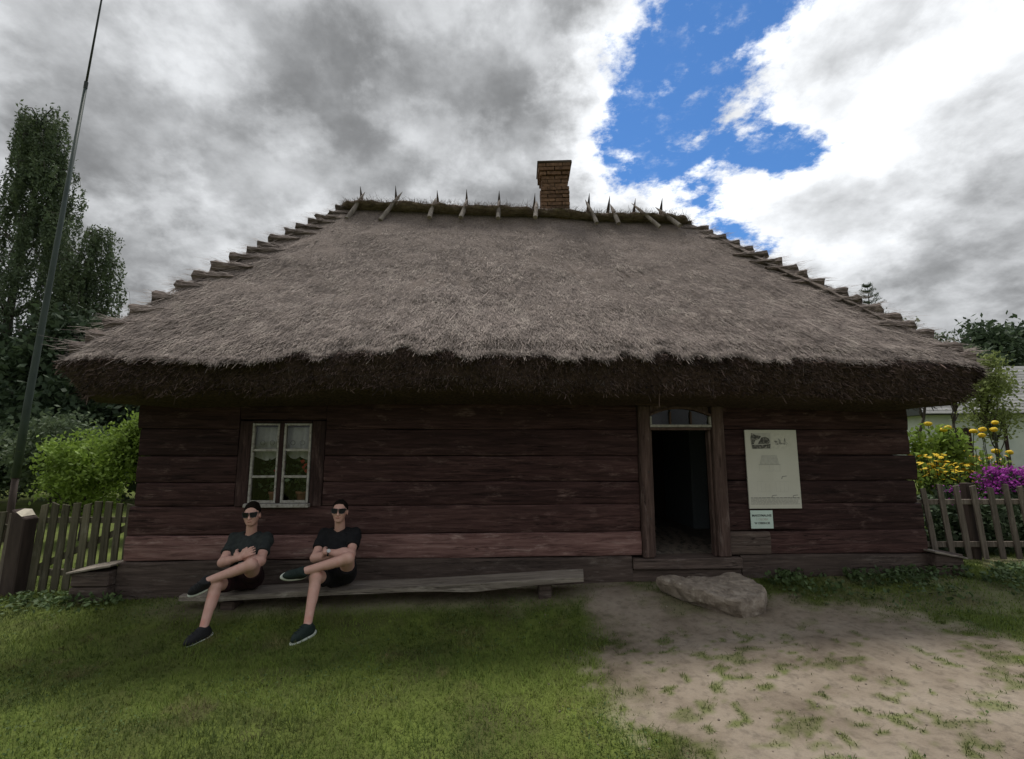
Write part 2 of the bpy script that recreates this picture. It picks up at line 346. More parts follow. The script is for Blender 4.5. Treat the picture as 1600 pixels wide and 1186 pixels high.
# ------------------------------------------------------------------ ground
HX, HY, HA = 0.0, 5.7, R(2.5)
def wall_ly(x, y):   # signed distance in front of (negative) / behind the facade
    return -(x-HX)*math.sin(HA)+(y-HY)*math.cos(HA)
def ground_z(x, y):
    x = np.asarray(x, float); y = np.asarray(y, float)
    ly = wall_ly(x, y)
    near = np.exp(-((x/14)**2))*sstep(30, 8, y)
    z = .035+.018*np.clip(x, -9, 9)
    drop = .13+.0*x-.05*sstep(0, 2.5, x)
    z = z-drop*sstep(.25, 1.25, -ly)
    z = z+.035*(fbm(x*.9, y*.9, 0, 3, 3)-.5)*sstep(40, 6, np.abs(x)+y)
    z = z-.010*np.clip(y-9, 0, 30)*0
    return z
DIRT = np.array([(0.86, 5.75), (1.45, 6.1), (1.55, 5.45), (1.75, 5.12), (2.6, 5.08), (3.75, 4.98), (3.95, 4.45), (4.1, 3.95), (4.6, 3.5), (4.6, 2.2), (1.05, 2.2), (.95, 2.95), (.76, 3.3), (.70, 3.7), (.92, 4.55), (.85, 5.2)])
def poly_sd(px, py, P):
    d = np.full(px.shape, 1e9); ins = np.zeros(px.shape, bool)
    for i in range(len(P)):
        a = P[i]; b = P[(i+1) % len(P)]; e = b-a
        t = np.clip(((px-a[0])*e[0]+(py-a[1])*e[1])/(e@e), 0, 1)
        d = np.minimum(d, np.hypot(px-a[0]-t*e[0], py-a[1]-t*e[1]))
        c = ((a[1] > py) != (b[1] > py)) & (px < (b[0]-a[0])*(py-a[1])/(b[1]-a[1]+1e-12)+a[0]); ins ^= c
    return np.where(ins, -d, d)
def dirt_amt(x, y):
    sd_ = poly_sd(x, y, DIRT)
    n = fbm(x*2.2, y*2.2, 0, 11, 4)-.5; n2 = fbm(x*9, y*9, 0, 12, 3)-.5
    d = sstep(.38, -.32, sd_+n*1.0+n2*.55)
    # bare worn strip beneath the bench and thin places in the turf
    ly = wall_ly(x, y)
    strip = sstep(.75, .35, -ly)*sstep(-4.3, -3.0, x)*sstep(1.6, .8, x)*.75
    thin = sstep(.60, .74, fbm(x*1.1+9, y*1.1, 0, 21, 4))*.55*sstep(-2.5, .5, x)
    rightb = sstep(.50, .66, fbm(x*1.4+3, y*1.4+5, 0, 31, 4))*sstep(3.2, 3.9, x)*.35
    d = np.maximum(np.maximum(d, strip), np.maximum(thin, rightb))
    tuft = np.maximum(sstep(.63, .72, fbm(x*4.6, y*6.5, 0, 41, 3))*.8, sstep(.66, .76, fbm(x*11, y*13, 0, 43, 2)))*sstep(5.0, 4.2, y)     # grass tufts in the bare soil
    return np.clip(d-tuft*.78, 0, 1)
def axis(lo, hi, step, far):
    a = list(np.arange(lo, hi+1e-6, step)); s = step; v = hi
    while v < far: s *= 1.25; v += s; a.append(v)
    s = step; v = lo; pre = []
    while v > -far: s *= 1.25; v -= s; pre.append(v)
    return np.array(pre[::-1]+a)
gx = axis(-7, 7, .045, 900); gy = axis(1.6, 7.4, .04, 900)
GX, GY = np.meshgrid(gx, gy, indexing='ij')
GZ = ground_z(GX, GY)+.012*(fbm(GX*9, GY*9, 0, 5, 3)-.5)*(np.abs(GX) < 8)
nx, ny = GX.shape
ii = (np.arange(nx-1)[:, None]*ny+np.arange(ny-1)[None, :]).ravel()
gf = np.stack([ii, ii+ny, ii+ny+1, ii+1], 1)
near = (np.abs(GX) < 9) & (GY > 0) & (GY < 9)
da = np.where(near, dirt_amt(GX, GY), 0)
gm = npmesh('ground', np.stack([GX, GY, GZ], -1).reshape(-1, 3), gf, {'dirt': da.ravel()})
def ground_mat():
    m = bpy.data.materials.new('soil_and_turf'); m.use_nodes = True; nt = m.node_tree; N = nt.nodes; L = nt.links
    b = N['Principled BSDF']; b.inputs['Roughness'].default_value = .95; b.inputs['Specular IOR Level'].default_value = .15
    tc = N.new('ShaderNodeTexCoord')
    def noise(s, d=8, r=.6):
        n = N.new('ShaderNodeTexNoise'); L.new(tc.outputs['Object'], n.inputs['Vector']); n.inputs['Scale'].default_value = s; n.inputs['Detail'].default_value = d; n.inputs['Roughness'].default_value = r; return n.outputs['Fac']
    def ramp(f, cs, ps):
        r = N.new('ShaderNodeValToRGB'); L.new(f, r.inputs[0]); e = r.color_ramp.elements
        while len(e) < len(cs): e.new(.5)
        for q, c, p in zip(e, cs, ps): q.position = p; q.color = (*c, 1)
        return r.outputs[0]
    n1 = noise(1.7); n2 = noise(14); n3 = noise(60, 4)
    soil = ramp(n1, [(.155, .122, .090), (.25, .205, .156), (.315, .265, .207)], [.32, .5, .68])
    soil2 = ramp(n2, [(.45, .45, .45), (1, 1, 1), (1.1, 1.1, 1.1)], [.28, .5, .75])
    mu = N.new('ShaderNodeMix'); mu.data_type = 'RGBA'; mu.blend_type = 'MULTIPLY'; mu.inputs[0].default_value = .7; L.new(soil, mu.inputs[6]); L.new(soil2, mu.inputs[7])
    turf = ramp(n1, [(.070, .072, .026), (.10, .125, .028), (.14, .18, .036)], [.3, .5, .7])
    at = N.new('ShaderNodeAttribute'); at.attribute_name = 'dirt'
    mx = N.new('ShaderNodeMix'); mx.data_type = 'RGBA'; L.new(at.outputs['Fac'], mx.inputs[0]); L.new(turf, mx.inputs[6]); L.new(mu.outputs[2], mx.inputs[7])
    L.new(mx.outputs[2], b.inputs['Base Color'])
    bp = N.new('ShaderNodeBump'); bp.inputs['Strength'].default_value = .6; bp.inputs['Distance'].default_value = .02
    ad = N.new('ShaderNodeMath'); ad.operation = 'ADD'; L.new(n2, ad.inputs[0]); L.new(n3, ad.inputs[1]); L.new(ad.outputs[0], bp.inputs['Height']); L.new(bp.outputs[0], b.inputs['Normal'])
    return m
tag(link('ground', gm, ground_mat(), smooth=True), kind='structure')

# ------------------------------------------------------------------ the cottage
house = empty('log_cottage', (HX, HY, 0), HA)
tag(house, 'long dark brown log cottage under a thick grey thatched hip roof', 'cottage')

def beam(name, x0, x1, z0, z1, m, yf=0.0, depth=.16, parent=house, wob=.011, sd=0, taper0=0, step=.16):
    n = max(3, int((x1-x0)/step)); xs = np.linspace(x0, x1, n+1)
    s = random.randint(0, 9999) if not sd else sd
    w1 = (fbm(xs*1.6, s, 0, s, 3)-.5)*2*wob; w0 = (fbm(xs*1.6, s+50, 0, s+1, 3)-.5)*2*wob
    wy = (fbm(xs*1.2, s+90, 0, s+2, 3)-.5)*.024
    h = z1-z0; e = min(.022, h*.15)
    prof = [(.022, 0), (.006, .3*e), (.001, e), (-.006, h*.35), (-.007, h*.65), (.0, h-e), (.006, h-.3*e), (.022, h), (depth, h), (depth, 0)]
    V = []; K = len(prof)
    for i, x in enumerate(xs):
        for (py, pz) in prof:
            f = pz/h
            V.append((x+random.uniform(-.002, .002), yf+py+wy[i]+(.004*(vn(x*9, pz*30, 0, s)-.5) if py < depth else 0), z0+w0[i]*(1-f)+w1[i]*f+pz))
    F = [(i*K+k, (i+1)*K+k, (i+1)*K+(k+1) % K, i*K+(k+1) % K) for i in range(n) for k in range(K)]
    F += [tuple(range(K)), tuple(n*K+k for k in range(K-1, -1, -1))]
    me = bpy.data.meshes.new(name); me.from_pydata([tuple(map(float, v)) for v in V], [], F); me.update()
    return link(name, me, m, parent)
G = .006
rows = [(.352, .620), (.622, .939), (.941, 1.207), (1.209, 1.510), (1.512, 1.824), (1.826, 2.14)]
XL, XR = -4.33, 4.97
WL, WR, WB, WT = -3.205, -2.205, .925, 1.925      # window with its casing
DL, DR = 1.528, 2.59                              # door with its frame
# sill: two lengths each side of the doorway threshold
beam('sill_log', XL-.06, 1.40, -.12, .345, M_SILL, -.035, .2, wob=.012)
beam('sill_log', 1.404, 2.70, -.10, .20, M_SILL, -.03, .2, wob=.010)
beam('sill_log', 2.706, XR+.02, -.05, .347, M_SILL, -.03, .2, wob=.012)
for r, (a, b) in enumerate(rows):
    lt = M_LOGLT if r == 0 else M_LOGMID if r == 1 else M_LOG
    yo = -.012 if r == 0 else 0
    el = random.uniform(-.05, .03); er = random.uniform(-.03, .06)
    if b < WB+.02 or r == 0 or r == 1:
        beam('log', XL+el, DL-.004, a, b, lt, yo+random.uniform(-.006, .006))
    elif r == 5:
        beam('log', XL+el, WL-.004, a, b, lt, random.uniform(-.006, .006))
        beam('log', WL+.002, WR-.002, WT+.006, b, lt, random.uniform(-.004, .006))
        beam('log', WR+.004, DL-.004, a, b, lt, random.uniform(-.006, .006))
    else:
        beam('log', XL+el, WL-.004, a, b, lt, random.uniform(-.006, .006))
        beam('log', WR+.004, DL-.004, a, b, lt, random.uniform(-.006, .006))
    if r == 0:
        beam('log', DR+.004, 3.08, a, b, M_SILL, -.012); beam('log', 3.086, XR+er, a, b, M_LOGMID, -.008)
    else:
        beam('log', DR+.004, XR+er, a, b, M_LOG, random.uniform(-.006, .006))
beam('log', XL, XR, 2.146, 2.34, M_LOG, .03)
# side and rear walls, and the inner lining that keeps the rooms dark
for x in (XL+.02, XR-.18):
    for (a, b) in [(-.1, .345)]+rows+[(2.146, 2.34)]:
        MB().box((x, .17, a), (x+.16, 4.95, b)).build('side_log', M_LOG, house, bevel=.012)
for (a, b) in [(-.1, .345)]+rows+[(2.146, 2.34)]:
    MB().box((XL, 4.96, a), (XR, 5.1, b)).build('rear_log', M_LOG, house, bevel=.012)
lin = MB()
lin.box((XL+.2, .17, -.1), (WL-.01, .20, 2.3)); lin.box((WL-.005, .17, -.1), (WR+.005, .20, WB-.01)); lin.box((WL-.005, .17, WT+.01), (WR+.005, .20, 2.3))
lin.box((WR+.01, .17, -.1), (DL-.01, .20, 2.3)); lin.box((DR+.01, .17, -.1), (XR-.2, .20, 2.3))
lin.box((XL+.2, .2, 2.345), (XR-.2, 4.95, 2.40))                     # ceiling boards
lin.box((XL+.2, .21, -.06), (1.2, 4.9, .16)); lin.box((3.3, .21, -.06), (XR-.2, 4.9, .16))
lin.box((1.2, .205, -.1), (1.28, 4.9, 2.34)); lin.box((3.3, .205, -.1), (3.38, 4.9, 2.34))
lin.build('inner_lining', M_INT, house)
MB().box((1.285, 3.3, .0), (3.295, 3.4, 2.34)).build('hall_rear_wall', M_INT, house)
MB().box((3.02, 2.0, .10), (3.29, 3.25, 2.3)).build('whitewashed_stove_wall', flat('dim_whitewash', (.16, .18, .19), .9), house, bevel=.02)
hall = MB().box((1.285, .0, .15), (3.295, 3.295, .30)).build('hall_floor', flat('packed_earth', (.16, .135, .11), .95, v=.4, sc=12), house)
# cobbles of the hall floor
pr = bmesh.new(); bmesh.ops.create_icosphere(pr, subdivisions=2, radius=1)
for v in pr.verts: v.co *= 1+.12*(random.random()-.5); v.co.z = max(v.co.z, -.3)
cob = bpy.data.meshes.new('floor_stone'); pr.to_mesh(cob); pr.free(); cob.materials.append(M_STONE)
yy = .12
while yy < 2.2:
    xx = 1.40+random.uniform(0, .1)
    while xx < 2.75:
        o = link('floor_stone', cob, M_STONE, hall, True)
        s = random.uniform(.05, .085); o.location = (xx, yy+random.uniform(-.03, .03), .285); o.scale = (s*1.15, s*.85, .035); o.rotation_euler[2] = random.uniform(0, 3)
        xx += s*1.7+.03
    yy += .125
# threshold and doorway
MB().box((1.408, -.075, .203), (2.698, .20, .328), .006).build('threshold', M_SILL, house, bevel=.012)
df = empty('door_frame'); df.parent = house
beam_v = lambda name, x0, x1, z0, z1, y0, y1, m, par, bev=.008: MB().box((x0, y0, z0), (x1, y1, z1), .003).build(name, m, par, bevel=bev)
beam_v('jamb', 1.532, 1.672, .33, 2.115, -.055, .12, M_FRAMEWD, df, .014)
beam_v('jamb', 2.440, 2.586, .33, 2.115, -.055, .12, M_FRAMEWD, df, .014)
beam_v('door_stop', 1.674, 1.702, .33, 1.815, .0, .10, M_FRAMEWD, df)
beam_v('door_stop', 2.410, 2.437, .33, 1.815, .0, .10, M_FRAMEWD, df)
beam_v('lintel', 1.50, 2.62, 2.12, 2.20, -.06, .12, M_FRAMEWD, df, .012)
beam_v('transom_bar', 1.674, 2.438, 1.818, 1.850, -.03, .09, M_FRAMEWD, df, .006)
tw = empty('transom_window'); tw.parent = house
f = MB(); f.box((1.676, -.04, 1.853), (2.436, .02, 1.885)); f.build('bottom_rail', M_WHITEP, tw, bevel=.003)
for x in (1.676, 2.412): MB().box((x, -.036, 1.888), (x+.024, .02, 1.985)).build('stile', M_WHITEP, tw, bevel=.003)
for x in (1.925, 2.180): MB().box((x, -.03, 1.888), (x+.018, .012, 2.045-.03*abs(x-2.05))).build('glazing_bar', M_FRAMEWD, tw, bevel=.002)
arc = [(2.056+.378*c, -.008, 1.985+.092*(1-c*c)) for c in np.linspace(-1, 1, 13)]
a_ = MB()
for p, q in zip(arc[:-1], arc[1:]):
    v = []
    for (u, dz0, dz1) in ((p, 0, .028), (q, 0, .028)):
        v += [(u[0], -.036, u[2]+dz0), (u[0], .02, u[2]+dz0), (u[0], .02, u[2]+dz1), (u[0], -.036, u[2]+dz1)]
    a_.add(v, [(0, 4, 5, 1), (1, 5, 6, 2), (2, 6, 7, 3), (3, 7, 4, 0)])
a_.build('arched_rail', M_FRAMEWD, tw)
v = [(1.70, .0, 2.118), (2.41, .0, 2.118)]+[(x, .0, z+.014) for x, _, z in arc[::-1]]
MB().add(v, [tuple(range(len(v)))]).add([(x, .03, z) for x, _, z in v], [tuple(range(len(v)-1, -1, -1))]).build('head_board', M_FRAMEWD, tw)
for x0, x1 in ((1.70, 1.925), (1.943, 2.18), (2.198, 2.412)):
    zt = lambda x: 1.985+.092*(1-((x-2.056)/.378)**2)
    MB().add([(x0, .0, 1.886), (x1, .0, 1.886), (x1, .0, zt(x1)), ((x0+x1)/2, .0, zt((x0+x1)/2)), (x0, .0, zt(x0))], [(0, 1, 2, 3, 4)]).build('pane', M_GLASS, tw)
for z in (.78, 1.32): MB().tube([(1.63, -.0585, z), (1.63, -.05, z)], .009, 8).build('bolt_hole', M_MASTD, df)
# window
wn = empty('window'); wn.parent = house
MB().box((-3.20, -.002, .935), (-3.05, .14, 1.92), .003).build('casing', M_CASING, wn, bevel=.006)
MB().box((-2.362, -.002, .935), (-2.21, .14, 1.92), .003).build('casing', M_CASING, wn, bevel=.006)
MB().box((-3.048, -.015, 1.895), (-2.364, .14, 1.922)).build('head_casing', M_CASING, wn, bevel=.004)
MB().box((-3.075, -.06, .930), (-2.340, .03, .972), .003).build('sill', M_WHITEP, wn, bevel=.006)
MB().box((-2.728, -.022, .975), (-2.684, .04, 1.892), .002).build('mullion', M_CASING, wn, bevel=.004)
for x0, x1 in ((-3.045, -2.732), (-2.680, -2.367)):
    sash = empty('sash'); sash.parent = wn
    for q in (x0, x1-.024): MB().box((q, -.016, .976), (q+.024, .03, 1.89), .002).build('stile', M_WHITEP, sash, bevel=.003)
    for z, hh in ((.976, .03), (1.262, .026), (1.567, .028), (1.868, .022)): MB().box((x0+.025, -.014, z), (x1-.025, .028, z+hh), .002).build('rail', M_WHITEP, sash, bevel=.003)
    for za, zb in ((1.007, 1.261), (1.289, 1.566), (1.596, 1.867)):
        MB().add([(x0+.025, .008, za), (x1-.025, .008+random.uniform(-.002, .002), za), (x1-.025, .008, zb), (x0+.025, .008, zb)], [(0, 1, 2, 3)]).build('pane', M_GLASS, sash)
# corner casings at the foot of the walls
for (xa, xb, z0, z1, sl) in ((-4.80, -4.40, -.2, .27, 1), (4.99, 5.33, -.05, .36, -1)):
    cc = empty('corner_casing'); cc.parent = house
    for k in range(3):
        zz0 = z0+(z1-z0)*k/3; MB().box((xa, -.14, zz0), (xb, .16, zz0+(z1-z0)/3-.006), .006).build('board', M_SILL, cc, bevel=.01)
    th = .05*sl
    MB().add([(xa-.03, -.17, z1-.02*sl), (xb+.03, -.17, z1+.055*sl), (xb+.03, .2, z1+.055*sl), (xa-.03, .2, z1-.02*sl), (xa-.03, -.17, z1+.022-.02*sl), (xb+.03, -.17, z1+.022+.055*sl), (xb+.03, .2, z1+.022+.055*sl), (xa-.03, .2, z1+.022-.02*sl)],
             [(3, 2, 1, 0), (4, 5, 6, 7), (0, 1, 5, 4), (1, 2, 6, 5), (2, 3, 7, 6), (3, 0, 4, 7)]).build('cap_board', M_BENCH, cc, bevel=.004)

# ---- thatched roof
EX0, EX1, EY0, EY1, EZ = -4.78, 5.38, -.75, 5.75, 2.64
RX0, RX1, RY, RZ = -2.86, 3.30, 2.5, 5.86
NF, NC, NS, NBk = 300, 10, 90, 60
def hb(t): return .13*np.sin(np.pi*np.clip(t, 0, 1))**.8      # the hips belly out a little
def perim(t, inset=0.0):
    xl = EX0+(RX0-EX0)*t+inset-hb(t); xr = EX1+(RX1-EX1)*t-inset+hb(t)
    yf = EY0+(RY-.03-EY0)*t+inset; yb = EY1+(RY+.03-EY1)*t-inset
    r = max(.02, .32*(1-t)*(1 if inset == 0 else .9)); r = min(r, (yb-yf)/2*.98, (xr-xl)/2*.98)
    P = []
    def line(a, b, n): 
        s = np.linspace(0, 1, n, endpoint=False)[:, None]; P.append(np.array(a)*(1-s)+np.array(b)*s)
    def arcq(cx, cy, a0):
        a = a0+np.linspace(0, np.pi/2, NC, endpoint=False); P.append(np.stack([cx+r*np.cos(a), cy+r*np.sin(a)], 1))
    line((xl+r, yf), (xr-r, yf), NF); arcq(xr-r, yf+r, -np.pi/2)
    line((xr, yf+r), (xr, yb-r), NS); arcq(xr-r, yb-r, 0)
    line((xr-r, yb), (xl+r, yb), NBk); arcq(xl+r, yb-r, np.pi/2)
    line((xl, yb-r), (xl, yf+r), NS); arcq(xl+r, yf+r, np.pi)
    return np.concatenate(P)
def roof_h(t, x):
    return EZ+(RZ-EZ)*t-.026*t*x-.0042*(1-t)**2*x*x
def sag(t): return .07*np.sin(np.pi*t)
NT = 90
ts = np.linspace(0, 1, NT)
rings = []
p0 = perim(0)
arc_s = np.concatenate([[0], np.cumsum(np.hypot(*np.diff(p0, axis=0).T))])
scal = (fbm(arc_s*1.5, 3.3, 0, 77, 3)-.5)*.18+(fbm(arc_s*4.6, 8.1, 0, 78, 3)-.5)*.25     # ragged eave
for t in ts:
    P = perim(t); z = roof_h(t, P[:, 0])
    n = (fbm(P[:, 0]*1.1, z*1.4, P[:, 1], 91, 3)-.5)*.10+(fbm(P[:, 0]*5, z*6, P[:, 1]*5, 92, 3)-.5)*.045
    c = np.array([.2, 2.5]); dirn = np.zeros_like(P)
    o = P-c; dirn[:, 1] = np.sign(o[:, 1])*(np.abs(o[:, 1])/(3.25*(1-t)+.05) > np.abs(o[:, 0])/(5*(1-t)+3.1*t)*.98)
    dirn[:, 0] = np.where(dirn[:, 1] == 0, np.sign(o[:, 0]), 0)
    k = sstep(.10, 0, t)*scal
    P = P+dirn*((n*.7-sag(t))*min(1, (1-t)*6)+k)[:, None]
    z = z+n*.7-k*1.0-.05*sstep(.06, 0, t)
    rings.append(np.column_stack([P, z]))
V = np.concatenate(rings); K = len(p0)
i0 = (np.arange(NT-1)[:, None]*K+np.arange(K)[None]).ravel(); nxt = (np.arange(NT-1)[:, None]*K+((np.arange(K)+1) % K)[None]).ravel()
F = np.stack([i0, nxt, nxt+K, i0+K], 1)
roof = link('roof', npmesh('roof', V, [F, np.arange((NT-1)*K, NT*K)[None, :]]), M_THATCH, house, True)
# cut ends of the thatch below the lip, and the soffit
lip = rings[0]
er = [lip]
for inset, dz, a in ((.015, -.07, .02), (.05, -.17, .04), (.09, -.30, .045), (.16, -.42, .04), (.42, -.46, .02), (.80, -.52, .01)):
    P = perim(0, inset); z = roof_h(0, P[:, 0])+dz
    n = (fbm(P[:, 0]*7, z*9, P[:, 1]*7, 55, 4)-.5)*a*3
    c = P-np.array([.2, 2.5]); c /= np.linalg.norm(c, axis=1)[:, None]
    wgt = max(0, 1-inset/.2)
    lump = (fbm(P[:, 0]*1.6, P[:, 1]*1.6, dz*6, 58, 4)-.5)*.26*(inset < .5)
    er.append(np.column_stack([P+c*(n+lump*.6+scal*.35*wgt)[:, None], z-.4*n-scal*.35*wgt+lump*.5]))
V = np.concatenate(er); nt_ = len(er)
i0 = (np.arange(nt_-1)[:, None]*K+np.arange(K)[None]).ravel(); nxt = (np.arange(nt_-1)[:, None]*K+((np.arange(K)+1) % K)[None]).ravel()
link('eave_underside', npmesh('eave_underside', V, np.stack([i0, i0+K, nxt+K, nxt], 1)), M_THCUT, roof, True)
# stubble of cut straw ends on the eave
CV, CF, CA = [], [], []
n_ = 20000; ri = rng.integers(0, len(er)-3, n_); ki = (rng.integers(0, NF+2*NC+60, n_)-NC-30) % K; fr_ = rng.random(n_)[:, None]
P_ = np.stack(er)[ri, ki]*(1-fr_)+np.stack(er)[ri+1, ki]*fr_+rng.normal(0, .012, (n_, 3))
D_ = np.column_stack([P_[:, 0]*.05, np.full(n_, -.75), np.full(n_, -.6)])+rng.normal(0, .38, (n_, 3)); D_ /= np.linalg.norm(D_, axis=1)[:, None]
S_ = np.cross(D_, rng.normal(0, 1, (n_, 3))); S_ /= np.linalg.norm(S_, axis=1)[:, None]; w_ = rng.uniform(.0025, .006, n_)[:, None]; e_ = P_+D_*(rng.gamma(3, .012, n_)+.008)[:, None]
link('cut_straw', npmesh('cut_straw', np.stack([P_-S_*w_, P_+S_*w_, e_+S_*w_*.6, e_-S_*w_*.6], 1).reshape(-1, 3), np.arange(4*n_).reshape(-1, 4), {'rnd': np.repeat(np.clip(rng.normal(.45, .3, n_), 0, 1), 4)}),
     mat('cut_straw', [(.045, .030, .026), (.095, .064, .055), (.15, .105, .09)], (3, 3, 3), 5, .9, 0, attr='rnd', arange=.8), roof)['kind'] = 'stuff'
# loose straw
def strands(P, D, Nn, ln, w, lift, twist=.25):
    """P points, D unit down direction, Nn normals -> quads"""
    n = len(P)
    side = np.cross(D, Nn); side /= np.linalg.norm(side, axis=1)[:, None]+1e-9
    D2 = D+side*rng.normal(0, twist, n)[:, None]+Nn*(lift*rng.normal(.35, 1.0, n))[:, None]
    D2 /= np.linalg.norm(D2, axis=1)[:, None]
    s2 = np.cross(D2, Nn); s2 /= np.linalg.norm(s2, axis=1)[:, None]+1e-9
    w = w[:, None]; e = P+D2*ln[:, None]
    V = np.stack([P-s2*w, P+s2*w, e+s2*w*.5, e-s2*w*.5], 1).reshape(-1, 3)
    F = np.arange(4*n).reshape(-1, 4); return V, F
def roof_pts(n, face):
    t = 1-np.sqrt(1-rng.random(n)*.985) if face == 'front' else rng.random(n)*.97
    t = np.clip(t, 0, .985)
    T = t
    if face == 'front':
        u = rng.random(n); x = EX0+(RX0-EX0)*T-hb(T)+u*((EX1+(RX1-EX1)*T)-(EX0+(RX0-EX0)*T)+2*hb(T)); y = EY0+(RY-EY0)*T+sag(T)
        ex = EX0+u*(EX1-EX0); rx = RX0+u*(RX1-RX0)
        D = np.stack([(ex-rx)*.9, np.full(n, EY0-RY), np.full(n, EZ-RZ)], 1); Nn = np.tile(np.array([0, -.72, .69]), (n, 1))
    else:
        sgn = -1 if face == 'left' else 1
        e, r_ = (EX0, RX0) if sgn < 0 else (EX1, RX1)
        u = rng.random(n); y = EY0+(RY-EY0)*T+u*((EY1-EY0)*(1-T)); x = e+(r_-e)*T-sgn*sag(T)+sgn*hb(T)
        D = np.stack([np.full(n, e-r_), (EY0+u*(EY1-EY0)-RY)*.6, np.full(n, EZ-RZ)], 1); Nn = np.tile(np.array([sgn*.87, 0, .5]), (n, 1))
    D /= np.linalg.norm(D, axis=1)[:, None]
    rr = .32*(1-T); cy = EY0+(RY-EY0)*T+rr; xl_ = EX0+(RX0-EX0)*T+rr-hb(T); xr_ = EX1+(RX1-EX1)*T-rr+hb(T)
    cx = np.where(x < xl_, xl_, np.where(x > xr_, xr_, x)); q = np.hypot(x-cx, y-cy); msk = (cx != x) & (y < cy) & (q > rr)
    x = np.where(msk, cx+(x-cx)/(q+1e-9)*rr, x); y = np.where(msk, cy+(y-cy)/(q+1e-9)*rr, y)
    z = roof_h(T, x)
    P = np.stack([x, y, z], 1); nn = (fbm(x*1.1, z*1.4, y, 91, 3)-.5)*.10
    if face == 'front':
        k_ = sstep(.10, 0, T)*np.interp(x, p0[:NF, 0], scal[:NF]); P = P+np.stack([0*x, -k_, -k_-.05*sstep(.06, 0, T)], 1)
    return P+Nn*(nn+.012)[:, None], D, Nn, t
SV, SF, SA = [], [], []
def push(V, F, a):
    SF.append(F+sum(len(v) for v in SV)); SV.append(V); SA.append(np.repeat(a, 4))
for face, n in (('front', 170000), ('left', 12000), ('right', 12000)):
    P, D, Nn, t = roof_pts(n, face)
    clump = fbm(P[:, 0]*9, P[:, 2]*7, 0, 61, 3)
    keep = (rng.random(n) < .42+.85*clump) & (t < .955)
    P, D, Nn, clump = P[keep], D[keep], Nn[keep], clump[keep]; m_ = len(P)
    ln = rng.gamma(3, .014, m_)+.018; w = rng.uniform(.0018, .0048, m_)
    long = (rng.random(m_) < .0035) & (P[:, 2] > 2.95); ln[long] *= 5.0; w[long] *= 1.3
    V, F = strands(P, D, Nn, ln, w, .14, .34); push(V, F, np.clip(rng.normal(.5, .30, m_)*.8+.4*(clump-.25), 0, 1))
# fringe along the lip, and stubble on the cut ends
n = 22000
idx = rng.integers(0, NF+NC+20, n) - 10
for src, cnt, L0, lift in ((rings[0], n, .036, .10), (er[2], 900, .05, .35), (er[3], 900, .05, .35)):
    k = idx[:cnt] % K
    P = src[k]+rng.normal(0, .012, (cnt, 3))+np.array([0, 0, .015])
    D = np.tile(np.array([0, -.72, -.69]), (cnt, 1))+rng.normal(0, .25, (cnt, 3)); D /= np.linalg.norm(D, axis=1)[:, None]
    Nn = np.tile(np.array([0, -.70, .70]), (cnt, 1))
    V, F = strands(P-D*.03, D, Nn, np.minimum(rng.gamma(4, L0/4, cnt)+.015, .085), rng.uniform(.002, .0042, cnt), lift, .35)
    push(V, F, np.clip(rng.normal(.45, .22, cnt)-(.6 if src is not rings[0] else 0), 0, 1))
# stepped bundles along the hips
for sgn in (-1, 1):
    tk = .03
    while tk < .97:
        x = (EX0+(RX0-EX0)*tk-hb(tk) if sgn < 0 else EX1+(RX1-EX1)*tk+hb(tk)); y = EY0+(RY-EY0)*tk
        r = .32*(1-tk)
        hx = x-sgn*r*.29; hy_ = y+r*.29; hz_ = float(roof_h(tk, x))
        ln_ = random.uniform(.36, .52); hh = random.uniform(.17, .25)*(1.05-.40*tk); dd = random.uniform(.40, .5)
        tilt = random.uniform(.05, .22); out = random.uniform(.0, .07)
        st = 7; K2 = 12; Vb = []
        sdn = random.randint(0, 999)
        for i in range(st):
            f = i/(st-1); xx = hx+sgn*(out-ln_*f); sc = (1-.72*f)*(1+.10*math.cos(f*9))
            for k in range(K2):
                a = 2*math.pi*k/K2; ca, sa = math.cos(a), math.sin(a)
                py = (abs(ca)**.6)*math.copysign(1, ca)*dd/2; pz = (abs(sa)**.7)*math.copysign(1, sa)*hh/2*sc
                j = .016*(random.random()-.5)
                Vb.append((xx+random.uniform(-.03, .03), hy_+.10+py+j+.12*f, hz_-hh*.22+pz+j-sgn*0+ -tilt*(out-ln_*f)*.55+.02))
        Fb = [(i*K2+k, i*K2+(k+1) % K2, (i+1)*K2+(k+1) % K2, (i+1)*K2+k) for i in range(st-1) for k in range(K2)]
        me = bpy.data.meshes.new('hip_bundle'); me.from_pydata(Vb, [], Fb+[tuple(range(K2-1, -1, -1)), tuple((st-1)*K2+k for k in range(K2))]); me.update()
        if sgn > 0: me.flip_normals()
        me.materials.append(M_BUNDLE); me.materials.append(M_THCUT); me.polygons[len(Fb)].material_index = 1
        link('hip_bundle', me, M_BUNDLE, roof)
        cnt = 420; A = np.array(Vb)
        ki = rng.integers(0, (st-1)*K2, cnt); P = A[ki]+rng.normal(0, .02, (cnt, 3))*np.array([1.5, 1, .5])
        D = np.tile(np.array([sgn*1.0, -.15, -.05]), (cnt, 1))+rng.normal(0, .12, (cnt, 3)); D /= np.linalg.norm(D, axis=1)[:, None]
        Nn = np.tile(np.array([0, -.6, .8]), (cnt, 1))
        V, F = strands(P+Nn*.006, D, Nn, rng.gamma(4, .02, cnt)+.03, rng.uniform(.0018, .004, cnt), .12, .2); push(V, F, np.clip(rng.normal(.38, .25, cnt), 0, 1))
        tk += random.uniform(.042, .066)
